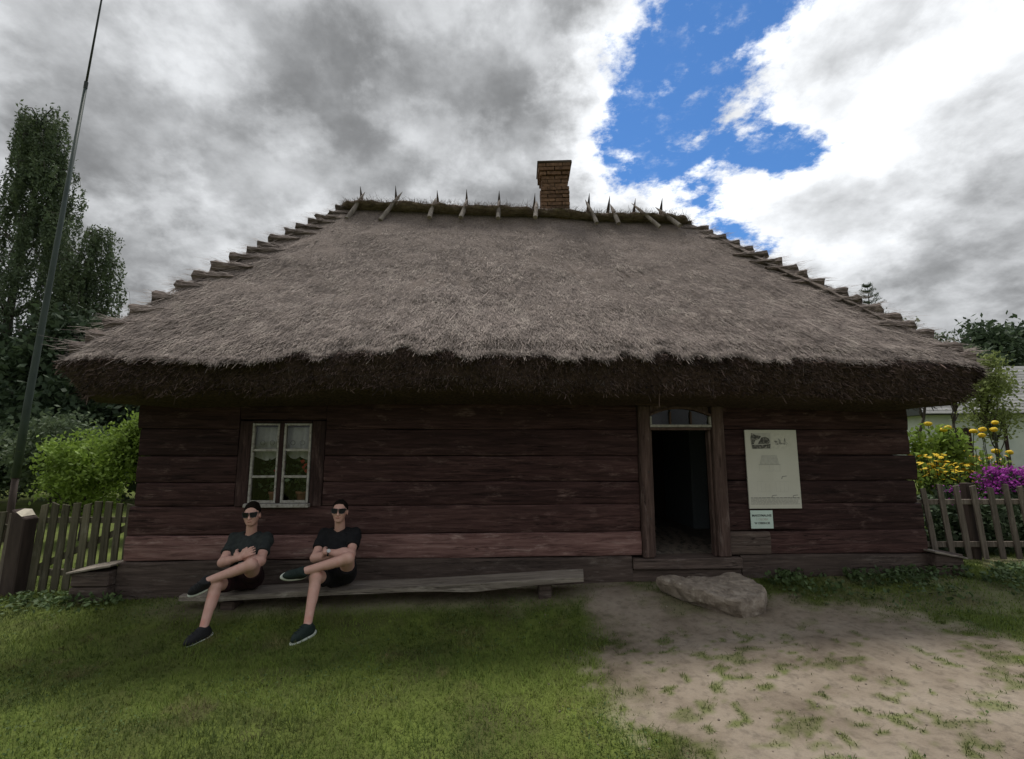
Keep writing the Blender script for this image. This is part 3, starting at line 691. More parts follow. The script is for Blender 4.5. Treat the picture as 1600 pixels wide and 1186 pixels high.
# ridge roll
xs = np.linspace(RX0-.16, RX1+.14, 120); V = []
for i, x in enumerate(xs):
    e = min(1, (i+1)/5, (len(xs)-i)/5)
    for k in range(14):
        a = 2*math.pi*k/14
        j = 1+.35*(float(vn(x*3.3, k*.8, 0, 17))-.5)+.25*(float(vn(x*11, k*1.7, 0, 18))-.5)
        V.append((x, RY+.34*math.cos(a)*j*e, float(roof_h(1, x))-.085+.075*math.sin(a)*j*e+.09*(float(vn(x*1.1, 2, 0, 19))-.5)))
F = [(i*14+k, (i+1)*14+k, (i+1)*14+(k+1) % 14, i*14+(k+1) % 14) for i in range(len(xs)-1) for k in range(14)]+[tuple(range(14)), tuple((len(xs)-1)*14+13-k for k in range(14))]
link('ridge_roll', npmesh('ridge_roll', V, [np.array(F[:-2]), np.array(F[-2:])]), M_RIDGE, roof, True)
cnt = 15000; A = np.array(V); P = A[rng.integers(0, len(A), cnt)]+rng.normal(0, .02, (cnt, 3))
D = rng.normal(0, 1, (cnt, 3))*np.array([.6, .7, .06]); D[:, 1] -= .3; D /= np.linalg.norm(D, axis=1)[:, None]; Nn = np.tile(np.array([0, -.5, .85]), (cnt, 1))
V, F = strands(P, D, Nn, rng.gamma(4, .02, cnt)+.03, rng.uniform(.0018, .004, cnt), .06, .2); push(V, F, np.clip(rng.normal(.4, .2, cnt), 0, 1))
so = link('straw', npmesh('straw', np.concatenate(SV), np.concatenate(SF), {'rnd': np.concatenate(SA)}), M_STRAW, roof); so['kind'] = 'stuff'
# crossed stakes that weigh down the ridge: (foot, head of front stake, point of rear stake)
STK = [((-2.735, 2.06, 5.434), (-2.541, 2.42, 6.03), (-2.632, 2.35, 6.20)), ((-2.17, 2.06, 5.423), (-1.875, 2.42, 6.05), (-2.005, 2.35, 6.23)), ((-1.34, 2.06, 5.487), (-1.271, 2.42, 5.95), (-1.256, 2.35, 6.16)),
       ((-0.799, 2.06, 5.499), (-0.701, 2.42, 5.95), (-0.724, 2.35, 6.19)), ((-0.156, 2.06, 5.50), (-0.129, 2.42, 5.94), (-0.131, 2.35, 6.18)), ((0.494, 2.06, 5.53), (0.553, 2.42, 5.93), (0.524, 2.35, 6.15)),
       ((1.575, 2.06, 5.45), (1.442, 2.42, 5.98), (1.527, 2.35, 6.17)), ((1.962, 2.06, 5.45), (1.905, 2.42, 5.90), (1.906, 2.35, 6.13)), ((2.691, 2.06, 5.40), (2.301, 2.42, 5.93), (2.381, 2.35, 6.09)), ((3.05, 2.06, 5.43), (2.742, 2.42, 5.86), (2.885, 2.35, 6.11))]
def stake(a, b, r, m):
    a = Vector(a); b = Vector(b); pts = [a, a.lerp(b, .3), a.lerp(b, .7), a.lerp(b, .78), b]
    pts[1] += Vector((random.uniform(-.012, .012), 0, random.uniform(-.008, .008)))
    MB().tube(pts, [r*1.05, r*1.02, r*.80, r*.70, r*.06], 9).build('ridge_stake', m, roof)
for a, b, c in STK:
    a = Vector(a); b = Vector(b); n = Vector((0, -.72, .69))*.055
    stake(a+n*.8, b+n*.6+Vector((0, -.05, .09)), random.uniform(.032, .040), M_STAKE)
    c = Vector(c)+Vector((0, 0, .05)); stake((c.x+(c.x-b.x)*.4, 2.95, c.z-.78), c, random.uniform(.036, .045), M_STAKED)

# ---- brick chimney
ch = empty('chimney'); ch.parent = house; ch.location = (.915, 2.56, 5.66); ch.rotation_euler = (R(-1), R(-.8), R(-4))
MB().box((-.225, -.185, -.1), (.225, .185, 1.05)).build('mortar_core', M_MORTAR, ch)
BM = {}
def brick_mesh(w, d, h, var):
    key = (w, d, h, var)
    if key not in BM:
        mb = MB().box((-w/2, -d/2, -h/2), (w/2, d/2, h/2), .004); me = mb.mesh('brick')
        bm = bmesh.new(); bm.from_mesh(me); bmesh.ops.bevel(bm, geom=bm.edges[:], offset=.005, segments=1, affect='EDGES'); bm.to_mesh(me); bm.free()
        me.materials.append(M_BRICK); BM[key] = me
    return BM[key]
z = 0.0; course = 0
while z < 1.08:
    e = .0
    if course < 9: e = .022
    if z > .86: e = .030
    if z > .93: e = .055
    W, Dp = .245+e, .205+e; h = .064
    fr = [(-W, 0), (0, W)] if course % 2 else [(-W, -W*.52), (-W*.52, W*.48), (W*.48, W)]
    for yy_ in (-Dp+.055, Dp-.055):
        for a, b in fr:
            o = link('brick', brick_mesh(round(b-a-.012, 3), .11, h, random.randint(0, 2)), M_BRICK, ch)
            o.location = ((a+b)/2+random.uniform(-.004, .004), yy_+random.uniform(-.005, .005), z+h/2); o.rotation_euler = (0, 0, random.uniform(-.02, .02))
    for sx in (-1, 1):
        o = link('brick', brick_mesh(.11, round(2*Dp-.245, 3), h, random.randint(0, 2)), M_BRICK, ch)
        o.location = (sx*(W-.055)+random.uniform(-.004, .004), 0, z+h/2)
    z += .0755; course += 1
MB().box((-.315, -.275, z-.006), (.315, .275, z+.05), .012).build('cap_slab', mat('sooty_slab', [(.05, .04, .036), (.11, .085, .07)], (10, 10, 10), 6, .95, .6, .01), ch, bevel=.012)

# ------------------------------------------------------------------ things at the cottage
def loc(p):   # cottage frame -> world
    c, s = math.cos(HA), math.sin(HA); return (HX+p[0]*c-p[1]*s, HY+p[0]*s+p[1]*c, p[2])
def htop(name, lx, ly, lz): return empty(name, loc((lx, ly, lz)), HA)
# curtain and pot plants behind the window
cu = htop('lace_curtain', -2.705, .10, 1.45)
tag(cu, 'white lace half curtain with scalloped hem hanging in the cottage window', 'curtain')
nx_, nz_ = 60, 14; V = []
for i in range(nx_+1):
    x = -.34+.68*i/nx_; bot = .055-.05*abs(math.sin((x+.34)/.68*math.pi*2.6))+.07*math.exp(-((x-.02)/.06)**2)
    for k in range(nz_+1):
        f = k/nz_; z = .40+(bot-.40)*f; V.append((x, .018*math.sin(x*46+f*1.5)+.01*math.sin(x*19), z))
F = [(i*(nz_+1)+k, i*(nz_+1)+k+1, (i+1)*(nz_+1)+k+1, (i+1)*(nz_+1)+k) for i in range(nx_) for k in range(nz_)]
MB().add(V, F).build('cloth', M_LACE, cu, True)
for x in (-.25, -.14, .10, .21):
    MB().tube([(x+.026*math.cos(a), -.034, .215+.026*math.sin(a)) for a in np.linspace(0, 2*math.pi, 15)], .0045, 5).build('embroidered_ring', M_PRINT, cu)
for (x, lab) in ((-2.82, 'terracotta pot plant behind the left sash of the cottage window'), (-2.50, 'terracotta pot plant behind the right sash of the cottage window')):
    pp = htop('potted_plant', x, .17, .94); tag(pp, lab, 'pot plant', 'pot plants on the window ledge')
    MB().tube([(0, 0, .0), (0, 0, .02), (0, 0, .12), (0, 0, .125), (0, 0, .15)], [.045, .05, .066, .074, .076], 16).build('pot', M_TERRA, pp, True)
    n = 150; c = rng.normal(0, 1, (n, 3))*np.array([.075, .05, .11])+np.array([0, 0, .31])
    a = rng.normal(0, 1, (n, 3)); a /= np.linalg.norm(a, axis=1)[:, None]; b = np.cross(a, rng.normal(0, 1, (n, 3))); b /= np.linalg.norm(b, axis=1)[:, None]
    s = .035; V = np.stack([c-a*s, c+b*s*.6, c+a*s, c-b*s*.6], 1).reshape(-1, 3)
    link('leaves', npmesh('leaves', V, np.arange(4*n).reshape(-1, 4), {'rnd': np.repeat(rng.random(n), 4)}), M_LEAF, pp)
    MB().tube([(0, 0, .14), (.01, 0, .3), (0, .01, .4)], [.006, .005, .003], 6).build('stem', M_LEAFD, pp)
    fl = MB()
    for q in range(5):
        px_, pz_ = random.uniform(-.07, .09), random.uniform(.36, .50)
        fl.tube([(px_, -.03, pz_), (px_+.01, -.05, pz_+.012), (px_+.03, -.04, pz_+.03)], [.010, .028, .012], 7)
    fl.build('red_flowers', M_RED, pp)['kind'] = 'stuff'
    MB().box((-.12, -.03, -.02), (.12, .09, .0)).build('saucer_board', M_INT, pp)
# poster and notice on the wall
po = htop('poster_board', 3.16, -.045, 1.353)
tag(po, 'large cream poster with sketches and drawings on the log wall beside the door', 'poster')
MB().box((-.322, 0, -.468), (.322, .018, .468)).build('board', M_PAPER, po, bevel=.002)
def pr(name, x0, x1, z0, z1, m, y=-.0015, par=po): return MB().add([(x0, y, z0), (x1, y, z0), (x1, y, z1), (x0, y, z1)], [(0, 1, 2, 3)]).build(name, m, par)
def blob(name, poly, m, y=-.002): return MB().add([(a, y, b) for a, b in poly], [tuple(range(len(poly)))]).build(name, m, po)
M_WASH = mat('sketch_wash', [(.04, .04, .036), (.13, .125, .11), (.42, .40, .34)], (38, 38, 38), 5, .7, 0, ramp_pos=[.36, .52, .68])
M_WASH2 = mat('sketch_wash_pale', [(.07, .07, .062), (.26, .25, .22), (.55, .53, .46)], (30, 30, 30), 5, .7, 0, ramp_pos=[.34, .47, .55])
pr('sketch_field', -.25, -.005, .235, .43, M_PRINTP)
blob('sketch_ground', [(-.24, .24), (-.02, .245), (-.01, .30), (-.12, .285), (-.245, .29)], M_WASH, -.003)
blob('sketch_tree', [(-.25, .29), (-.215, .30), (-.20, .34), (-.14, .36), (-.125, .395), (-.19, .405), (-.24, .43), (-.255, .38)], M_WASH, -.003)
blob('sketch_cottage', [(-.175, .295), (-.03, .30), (-.015, .335), (-.03, .365), (-.07, .385), (-.12, .375), (-.15, .33)], M_WASH, -.0035)
pr('sketch_field', .005, .25, .235, .425, flat('print_very_pale', (.585, .565, .485), .7))
blob('sketch_cottage', [(.04, .28), (.10, .295), (.19, .285), (.205, .30), (.18, .335), (.17, .385), (.155, .315), (.12, .31), (.115, .345), (.09, .37), (.08, .34), (.03, .335), (.05, .315)], M_WASH2, -.003)
blob('drawn_roof', [(-.16, .055), (.08, .055), (.055, .165), (-.13, .165)], M_PRINTP, -.002)
pr('drawn_eave', -.175, .095, .047, .052, M_PRINT)
for x0, x1, z0, z1 in ((-.17, -.167, -.025, .045), (.085, .088, -.025, .045), (-.045, -.042, -.02, .045), (.0, .002, -.02, .045), (-.17, .088, -.027, -.024)): pr('drawn_line', x0, x1, z0, z1, M_PRINTP)
for x0, z0 in ((-.21, -.27), (.02, -.27)):
    for q in range(4): pr('drawn_line', x0+.05*q, x0+.05*q+.002, z0, z0+.12-.01*q, M_PRINTP)
    pr('drawn_line', x0, x0+.16, z0+.12, z0+.122, M_PRINTP); pr('drawn_line', x0, x0+.16, z0-.002, z0, M_PRINTP)
for x0, z0 in ((.09, -.09), (-.05, -.315), (.21, -.315)):
    blob('drawn_mark', [(x0, z0-.03), (x0+.012, z0-.03), (x0+.02, z0-.006), (x0+.07, z0), (x0+.075, z0+.008), (x0+.015, z0+.004)], M_PRINT)
for q in range(6):
    z = -.345-.0145*q; x = -.30
    while x < .28:
        w = random.uniform(.015, .06); pr('text_line', x, min(x+w, .30), z, z+.006, M_PRINT if q else M_INK); x += w+.006
no = htop('notice_card', 2.985, -.034, .758)
tag(no, 'small pale green printed notice card under the large poster', 'sign')
MB().box((-.136, 0, -.105), (.136, .008, .105)).build('card', M_CARD, no, bevel=.001)
def text(s, size, m, x, z, par):
    c = bpy.data.curves.new('lettering', 'FONT'); c.body = s; c.size = size; c.align_x = 'CENTER'; c.align_y = 'CENTER'; c.offset = .0008
    t = bpy.data.objects.new('tmp', c); COL.objects.link(t)
    dg = bpy.context.evaluated_depsgraph_get(); me = bpy.data.meshes.new_from_object(t.evaluated_get(dg)); me.name = 'lettering'
    bpy.data.objects.remove(t); bpy.data.curves.remove(c)
    me.materials.clear(); o = link('lettering', me, m, par); o.location = (x, -.0015, z); o.rotation_euler = (R(90), 0, 0); return o
text('MAKSYMALNIE', .036, M_INK, 0, .045, no); text('1 OSOBA', .036, M_INKR, 0, .0, no); text('W OBIEKCIE', .034, M_INK, 0, -.043, no)

# bench
be = htop('bench', -1.3, -.37, .02); tag(be, 'long rough grey plank bench along the foot of the cottage wall', 'bench')
bx = np.linspace(-3.45, .76, 46)
V = []
for i, x in enumerate(bx):
    top = .262+.0375*(x-.75)+.006*math.sin(x*2.1)
    tip = min(1, max(0, (x+3.45)/.42))
    yf = -.185+.02*float(vn(x*1.3, 4, 0, 5))+.10*(1-tip); yb = .155-.015*float(vn(x*1.7, 8, 0, 6))-.14*(1-tip)
    th = .045+.035*math.exp(-((x+.42)/.35)**2)+.008*float(vn(x*3, 1, 0, 9))
    for (y, z) in ((yf, top-.004), (yf+.008, top), (0, top+.002), (yb-.008, top), (yb, top-.004), (yb, top-th), (0, top-th-.006), (yf, top-th)):
        V.append((x+1.3+(.03*(y/.17) if i == len(bx)-1 else 0), y, z-.02))
n = len(bx); F = [(i*8+k, (i+1)*8+k, (i+1)*8+(k+1) % 8, i*8+(k+1) % 8) for i in range(n-1) for k in range(8)]+[tuple(range(8)), tuple((n-1)*8+7-k for k in range(8))]
F = [q[::-1] for q in F]
MB().add(V, F).build('plank', M_BENCH, be)
for x in (.33, -2.95):
    wx, wy, _ = loc((x, -.37, 0)); gz = float(ground_z(wx, wy)); top = .262+.0375*(x-.75)-.06-(.03 if x < 0 else 0)
    MB().box((x+1.3-.07, -.10, gz-.1), (x+1.3+.07, .10, top-.02), .008).build('support_block', M_SILL, be, bevel=.015)
# stepping stone
TOPP = [(-.56, .30), (-.40, .16), (-.16, .36), (.10, .30), (.36, .36), (.50, .16), (.47, -.10), (.30, -.34), (.02, -.40), (-.24, -.24), (-.44, .08)]
TOPP = [(-.58, .22), (-.30, .20), (-.12, .36), (.12, .31), (.34, .36), (.50, .18), (.50, -.06), (.34, -.32), (.06, -.42), (-.22, -.22), (-.46, .02)]
def ray_poly(P, a):
    c, s_ = math.cos(a), math.sin(a); best = .3
    for i in range(len(P)):
        (x1, y1), (x2, y2) = P[i], P[(i+1) % len(P)]; ex, ey = x2-x1, y2-y1; det = c*(-ey)+s_*ex
        if abs(det) < 1e-9: continue
        t = (x1*(-ey)+y1*ex)/det; u = (c*y1-s_*x1)/det
        if t > 0 and -1e-6 <= u <= 1+1e-6: best = t
    return best
NA = 150; levels = [(.0, .10, 0)]+[(f_, .10-.012*f_, 0) for f_ in np.linspace(.12, .93, 12)]+[(.985, .075, 0), (1.0, .045, 0), (.99, .015, .05), (.965, -.02, .15), (.93, -.06, .3), (.89, -.10, .5), (.84, -.14, .7), (.78, -.20, .9), (.62, -.32, 1.2)]
V = []
for (f, z, sh) in levels:
    a = 2*np.pi*np.arange(NA)/NA; r_ = np.array([ray_poly(TOPP, q) for q in a])*f; x, y = r_*np.cos(a), r_*np.sin(a)
    if sh: x = x*(1+.08*sh)+.10*sh; y = y*(1+.10*sh)+.04*sh
    n1 = fbm(x*2.6+5, y*2.6, z*2.6, 7, 3)-.5; n2 = fbm(x*13, y*13, z*13, 9, 4)-.5; n3 = np.floor(fbm(x*4.3+2, y*4.3, z*6, 19, 2)*7)/7-.5      # broken ledges
    e = 1.0 if f > .8 else 0
    V += [tuple(q) for q in np.stack([x*(1+e*(.10*n1+.10*n3))+.03*n2*e, y*(1+e*(.10*n1+.10*n3))+.03*n2*e, z-.05*x*(1 if f < .9 else .5)+.06*y+.05*n1+.035*n2+.07*n3], 1)]
nl = len(levels); F = [(i*NA+k, i*NA+(k+1) % NA, (i+1)*NA+(k+1) % NA, (i+1)*NA+k)[::-1] for i in range(nl-1) for k in range(NA)]+[tuple(range((nl-1)*NA, nl*NA))[::-1]]
st = tag(MB().add(V, F).build('stepping_stone', M_STONE, None, False), 'big flat grey boulder used as a doorstep in front of the doorway', 'stone')
st.location = (2.12, 5.14, .12)

# ------------------------------------------------------------------ people (signed distance bodies meshed with surface nets)
def surfnet(f, org, h):
    ins = f < 0; nx, ny, nz = f.shape
    acc = np.zeros((nx-1, ny-1, nz-1, 3), np.float32); cnt = np.zeros((nx-1, ny-1, nz-1), np.float32)
    C = [(0, 0, 0), (1, 0, 0), (0, 1, 0), (1, 1, 0), (0, 0, 1), (1, 0, 1), (0, 1, 1), (1, 1, 1)]
    sl = lambda c: tuple(slice(c[i], f.shape[i]-1+c[i]) for i in range(3))
    for a in range(8):
        for ax in range(3):
            if C[a][ax]: continue
            cb = list(C[a]); cb[ax] = 1; fa = f[sl(C[a])]; fb = f[sl(cb)]
            m = (fa < 0) != (fb < 0)
            if not m.any(): continue
            t = fa[m]/(fa[m]-fb[m]); p = np.tile(np.array(C[a], np.float32), (len(t), 1)); p[:, ax] += t
            acc[m] += p; cnt[m] += 1
    m = cnt > 0; idx = -np.ones(cnt.shape, np.int64); idx[m] = np.arange(m.sum())
    V = (acc[m]/cnt[m][:, None]+np.argwhere(m))*h+org
    Fs = []
    for ax in range(3):
        a = [slice(1, s-1) for s in f.shape]; b = list(a); a[ax] = slice(0, f.shape[ax]-1); b[ax] = slice(1, f.shape[ax])
        A = f[tuple(a)] < 0; B = f[tuple(b)] < 0; ch_ = np.argwhere(A != B)
        if not len(ch_): continue
        flip = A[tuple(ch_.T)]
        base = ch_.copy(); o1, o2 = [(1, 2), (2, 0), (0, 1)][ax]
        for q in (o1, o2): base[:, q] += 1
        def cell(d1, d2):
            c = base.copy(); c[:, o1] -= d1; c[:, o2] -= d2; return idx[tuple(c.T)]
        q = np.stack([cell(1, 1), cell(0, 1), cell(0, 0), cell(1, 0)], 1)
        q[~flip] = q[~flip][:, ::-1]; Fs.append(q[(q >= 0).all(1)])
    return V, np.concatenate(Fs)
class SDF:
    def __init__(s, lo, hi, h):
        s.h = h; s.org = np.array(lo, float); n = np.ceil((np.array(hi)-np.array(lo))/h).astype(int)+1
        s.f = np.full(n, 1.0, np.float32); s.ax = [s.org[i]+h*np.arange(n[i]) for i in range(3)]
    def _box(s, lo, hi, pad):
        return tuple(slice(max(0, int((lo[i]-pad-s.org[i])/s.h)), max(0, min(s.f.shape[i], int((hi[i]+pad-s.org[i])/s.h)+2))) for i in range(3))
    def _pts(s, b): return np.stack(np.meshgrid(*[s.ax[i][b[i]] for i in range(3)], indexing='ij'), -1)
    def _join(s, b, d, k):
        g = s.f[b]
        if k > 0:
            hh = np.clip(.5+.5*(g-d)/k, 0, 1); s.f[b] = g*(1-hh)+d*hh-k*hh*(1-hh)
        else: s.f[b] = np.minimum(g, d)
    def rc(s, a, b, ra, rb, k=.02, cut=None, clear=None):
        a = np.array(a, float); b = np.array(b, float); pad = max(ra, rb)+.06
        bx = s._box(np.minimum(a, b), np.maximum(a, b), pad); P = s._pts(bx); ab = b-a
        t = ((P-a)@ab)/(ab@ab); tc = np.clip(t, 0, 1)
        d = np.linalg.norm(P-a-tc[..., None]*ab, axis=-1)-(ra+(rb-ra)*tc)
        if cut is not None: d = np.maximum(d, (t-cut)*np.linalg.norm(ab))
        s._join(bx, d.astype(np.float32), k); return s
    def el(s, c, r, M, k=.02, pcut=None):
        """ellipsoid, M rows = its axes"""
        c = np.array(c, float); pad = max(r)+.05; bx = s._box(c, c, pad); P = s._pts(bx)-c
        q = P@np.array(M).T; r = np.array(r)
        k0 = np.linalg.norm(q/r, axis=-1); k1 = np.linalg.norm(q/r**2, axis=-1)+1e-9
        d = k0*(k0-1)/k1
        s._join(bx, d.astype(np.float32), k); return s
    def sub_rc(s, a, b, ra, rb):
        a = np.array(a, float); b = np.array(b, float); bx = s._box(np.minimum(a, b), np.maximum(a, b), max(ra, rb)+.05); P = s._pts(bx); ab = b-a
        tc = np.clip(((P-a)@ab)/(ab@ab), 0, 1); d = np.linalg.norm(P-a-tc[..., None]*ab, axis=-1)-(ra+(rb-ra)*tc)
        s.f[bx] = np.maximum(s.f[bx], -d); return s
    def plane(s, p, n):
        P = s._pts(tuple(slice(None) for _ in range(3))); s.f = np.maximum(s.f, ((P-np.array(p))@np.array(n)).astype(np.float32)); return s
    def build(s, name, m, parent, origin, noise=0, ns=20):
        if noise:
            P = s._pts(tuple(slice(None) for _ in range(3))); near_ = np.abs(s.f) < .03
            q = P[near_]; s.f[near_] += (noise*(fbm(q[:, 0]*ns, q[:, 1]*ns, q[:, 2]*ns*.6, 3, 2)-.5)).astype(np.float32)
        V, F = surfnet(s.f, s.org, s.h)
        return link(name, npmesh(name, V-np.array(origin), F), m, parent, True)
vv = lambda p: np.array(p, float)
def nrm(v): return v/np.linalg.norm(v)
def frame(fwd, up=(0, 0, 1)):
    f_ = nrm(vv(fwd)); r = nrm(np.cross(f_, vv(up))); u = np.cross(r, f_); return np.array([r, f_, u])      # right-hand side of the viewer-less body axes
def person(J, label, face, mats, seed, badge=False, watch=False, necklace=False, hairh=.0, handL=None, handR=None, shoe_up=None, tilt=0, fw_=1.0, jaw=1.0):
    J = {k: vv(v) for k, v in J.items()}
    mid_s = (J['sR']+J['sL'])/2; mid_h = (J['hR']+J['hL'])/2
    org = (mid_h[0], mid_h[1], float(mid_h[2])-.1)
    root = empty('person', org); tag(root, label, 'person', 'young men sitting on the bench')
    lo = np.min(list(J.values()), axis=0)-.17; hi = np.max(list(J.values()), axis=0)+.19
    up = nrm(mid_s-mid_h); side = nrm(J['sL']-J['sR']); fw = nrm(np.cross(side, up)); fw = fw if fw[1] < 0 else -fw
    Mt = np.array([side, fw, up])
    chest = mid_s-up*.13+fw*.015; belly = mid_s*.40+mid_h*.60+fw*.01; pel = mid_h+up*.01
    Hf = frame(face); Hr, Hd, Hu = Hf       # right, forward, up of the head
    if tilt:
        c_, s_ = math.cos(tilt), math.sin(tilt); Hr, Hu = Hr*c_+Hu*s_, Hu*c_-Hr*s_; Hf = np.array([Hr, Hd, Hu])
    hc = J['head']+Hu*.012
    def torso(S, g, k=.03):
        S.rc(J['sR']-up*.005, J['sL']-up*.005, .058+g, .058+g, k)
        S.rc(mid_s+up*.02-side*.06, mid_s+up*.02+side*.06, .052+g, .052+g, k)
        S.el(chest, (.168+g, .108+g, .165+g), Mt, k); S.el(belly, (.150+g, .108+g, .16+g), Mt, .04); S.el(pel, (.160+g, .118+g, .115+g), Mt, .04)
    # ---- skin
    S = SDF(lo, hi, .0065)
    torso(S, -.012)
    S.rc(mid_s+up*.0, hc-Hu*.05-Hd*.014, .056, .050, .02)
    S.el(hc+Hu*.030-Hd*.008, (.076, .094, .088), Hf, .02)                 # skull
    S.el(hc-Hu*.036+Hd*.028, (.063*fw_, .062, .070*jaw), Hf, .03)                 # face
    S.el(hc-Hu*.088*jaw+Hd*.052, (.034*fw_, .028, .024), Hf, .025)                # chin
    S.rc(hc+Hu*.012+Hd*.090, hc-Hu*.030+Hd*.106, .007, .0125, .012)       # nose
    S.rc(hc-Hu*.030+Hd*.096-Hr*.012, hc-Hu*.030+Hd*.096+Hr*.012, .007, .007, .010)
    S.rc(hc-Hu*.062+Hd*.083-Hr*.018, hc-Hu*.062+Hd*.083+Hr*.018, .0075, .0075, .008)   # lips
    for sg in (-1, 1):
        S.el(hc+Hr*sg*.076-Hu*.010-Hd*.012, (.009, .019, .031), Hf, .006)  # ears
        S.rc(hc+Hr*sg*.020+Hu*.030+Hd*.082, hc+Hr*sg*.045+Hu*.028+Hd*.072, .009, .008, .012)  # brow
        S.el(hc+Hr*sg*.040-Hu*.022+Hd*.062, (.022, .020, .020), Hf, .02)   # cheek
    def arm(sh, el, wr, hand):
        S.rc(sh, el, .053, .044, .02); S.rc(el, el+(wr-el)*.40, .046, .047, .02); S.rc(el, wr, .044, .029, .02)
        hd, hn = nrm(vv(hand[0])), nrm(vv(hand[1])); hs = nrm(np.cross(hd, hn)); hn = np.cross(hs, hd)
        S.rc(wr, wr+hd*.04, .027, .025, .012)
        for q, (off, L1, L2) in enumerate(((-.030, .040, .042), (-.010, .044, .048), (.010, .042, .044), (.029, .034, .034))):
            a = wr+hd*.045+hs*off*.7; b = wr+hd*.088+hs*off; c = b+hd*L1*.8-hn*.012+hs*off*.15; d = c+hd*L2*.55-hn*.022
            S.rc(a, b, .013, .0115, .010); S.rc(b, c, .0102, .0095, .004); S.rc(c, d, .0092, .0078, .004)
        a = wr+hd*.025-hs*.028; b = a+hd*.035-hs*.022; c = b+hd*.035-hs*.004-hn*.006
        S.rc(a, b, .0145, .012, .010); S.rc(b, c, .011, .009, .006)
    arm(J['sR'], J['eR'], J['wR'], handR); arm(J['sL'], J['eL'], J['wL'], handL)
    for c in 'RL':
        h, k, a = J['h'+c], J['k'+c], J['a'+c]
        S.rc(h, k, .088, .060, .03); S.rc(k, a, .052, .036, .02)
        ax = nrm(a-k); th = nrm(k-h); back = -(th-ax*(th@ax)); back = back/(np.linalg.norm(back)+1e-6)
        S.rc(k+(a-k)*.18+back*.024, k+(a-k)*.46+back*.020, .047, .042, .02)
        S.el(k+nrm(th-ax)*.010, (.050, .050, .052), np.eye(3), .02)
        S.rc(a, a+nrm(J['t'+c]-a)*.03, .033, .022, .015)
    S.build('body', mats['skin'], root, org)
    # ---- shirt
    S = SDF(lo, hi, .0075); torso(S, .010)
    S.plane(mid_h+up*.05, -up)
    for c in 'RL': S.rc(J['s'+c], J['s'+c]+(J['e'+c]-J['s'+c])*.75, .066, .066, .03, cut=.82)
    S.sub_rc(mid_s+up*.055, hc-Hu*.05, .064, .062); S.sub_rc(mid_s+up*.06+fw*.05, mid_s+up*.12+fw*.08, .045, .06)
    shirt = S.build('shirt', mats['shirt'], root, org, .030, 17)
    # ---- shorts
    S = SDF(lo, hi, .0075); S.el(pel, (.172, .132, .125), Mt, .03); S.plane(mid_h+up*.085, up)
    for c in 'RL': S.rc(J['h'+c], J['k'+c], .100, .085, .03, cut=.74 if c == 'R' else .60)
    S.build('shorts', mats['shorts'], root, org, .034, 16)
    # ---- hair
    S = SDF(hc-.17, hc+.17, .005); S.el(hc+Hu*(.036+hairh*.5)-Hd*.012, (.0785, .098, .090+hairh), Hf, .01)
    S.sub_rc(hc+Hd*.135+Hu*.020-Hr*.05, hc+Hd*.135+Hu*.020+Hr*.05, .090, .090)
    S.sub_rc(hc+Hd*.09-Hu*.055-Hr*.1, hc+Hd*.09-Hu*.055+Hr*.1, .105, .105); S.plane(hc-Hu*.045, -Hu)
    for sg in (-1, 1): S.sub_rc(hc+Hr*sg*.11-Hu*.02-Hd*.005, hc+Hr*sg*.07-Hu*.02-Hd*.005, .034, .034)
    S.build('hair', M_HAIR, root, org, .010, 60)
    # ---- sunglasses
    sg_ = MB()
    W = lambda r, d, u: tuple(hc+Hr*r+Hd*d+Hu*u-vv(org))
    g = empty('sunglasses'); g.parent = root
    for s_ in (-1, 1):
        o2 = [(.008, .108, .032), (.071, .082, .036), (.073, .080, .018), (.062, .088, -.012), (.038, .100, -.018), (.014, .107, -.010)]
        P1 = [W(s_*a, b, c) for a, b, c in o2]; P2 = [W(s_*a, b-.007, c) for a, b, c in o2]; n_ = len(o2)
        F = [tuple(range(n_)), tuple(range(2*n_-1, n_-1, -1))]+[(i, n_+i, n_+(i+1) % n_, (i+1) % n_) for i in range(n_)]
        MB().add(P1+P2, F).build('lens', M_LENS, g)
        rim = [W(s_*a*1.0, b+.002, c) for a, b, c in o2]; MB().tube(rim+[rim[0]], .0028, 5).build('rim', M_INK, g)
        MB().tube([W(s_*.073, .080, .028), W(s_*.078, .06, .024), W(s_*.081, -.01, .018)], .0035, 5).build('temple', M_INK, g)
    MB().tube([W(-.012, .106, .022), W(0, .109, .024), W(.012, .106, .022)], .0035, 5).build('bridge', M_INK, g)
    # ---- mouth line
    MB().tube([W(-.026, .084, -.056), W(-.010, .0925, -.0625), W(.010, .0925, -.0625), W(.026, .084, -.056)], [.002, .0042, .0042, .002], 6).build('mouth', M_LIP, root)
    # ---- shoes
    for c in 'RL':
        a, t = J['a'+c], J['t'+c]; fd = nrm(t-a)
        upv = vv(shoe_up[c]); upv = nrm(upv-fd*(upv@fd)); sd_ = np.cross(fd, upv); Ms = np.array([sd_, fd, upv])
        cen = a+fd*.055-upv*.040
        S = SDF(np.minimum(a, t)-.17, np.maximum(a, t)+.17, .0055)
        S.el(cen-fd*.008, (.045, .126, .046), Ms, .02); S.el(cen-fd*.07+upv*.012, (.042, .062, .056), Ms, .02); S.rc(a-upv*.03-fd*.005, a+upv*.028-fd*.006, .050, .046, .02, cut=1.0)
        S.rc(cen-fd*.035+upv*.042, cen+fd*.06+upv*.014, .040, .034, .02); S.plane(cen-upv*.026, -upv)
        sh = S.build('shoe', mats['shoe'], root, org)
        S = SDF(np.minimum(a, t)-.17, np.maximum(a, t)+.17, .0055)
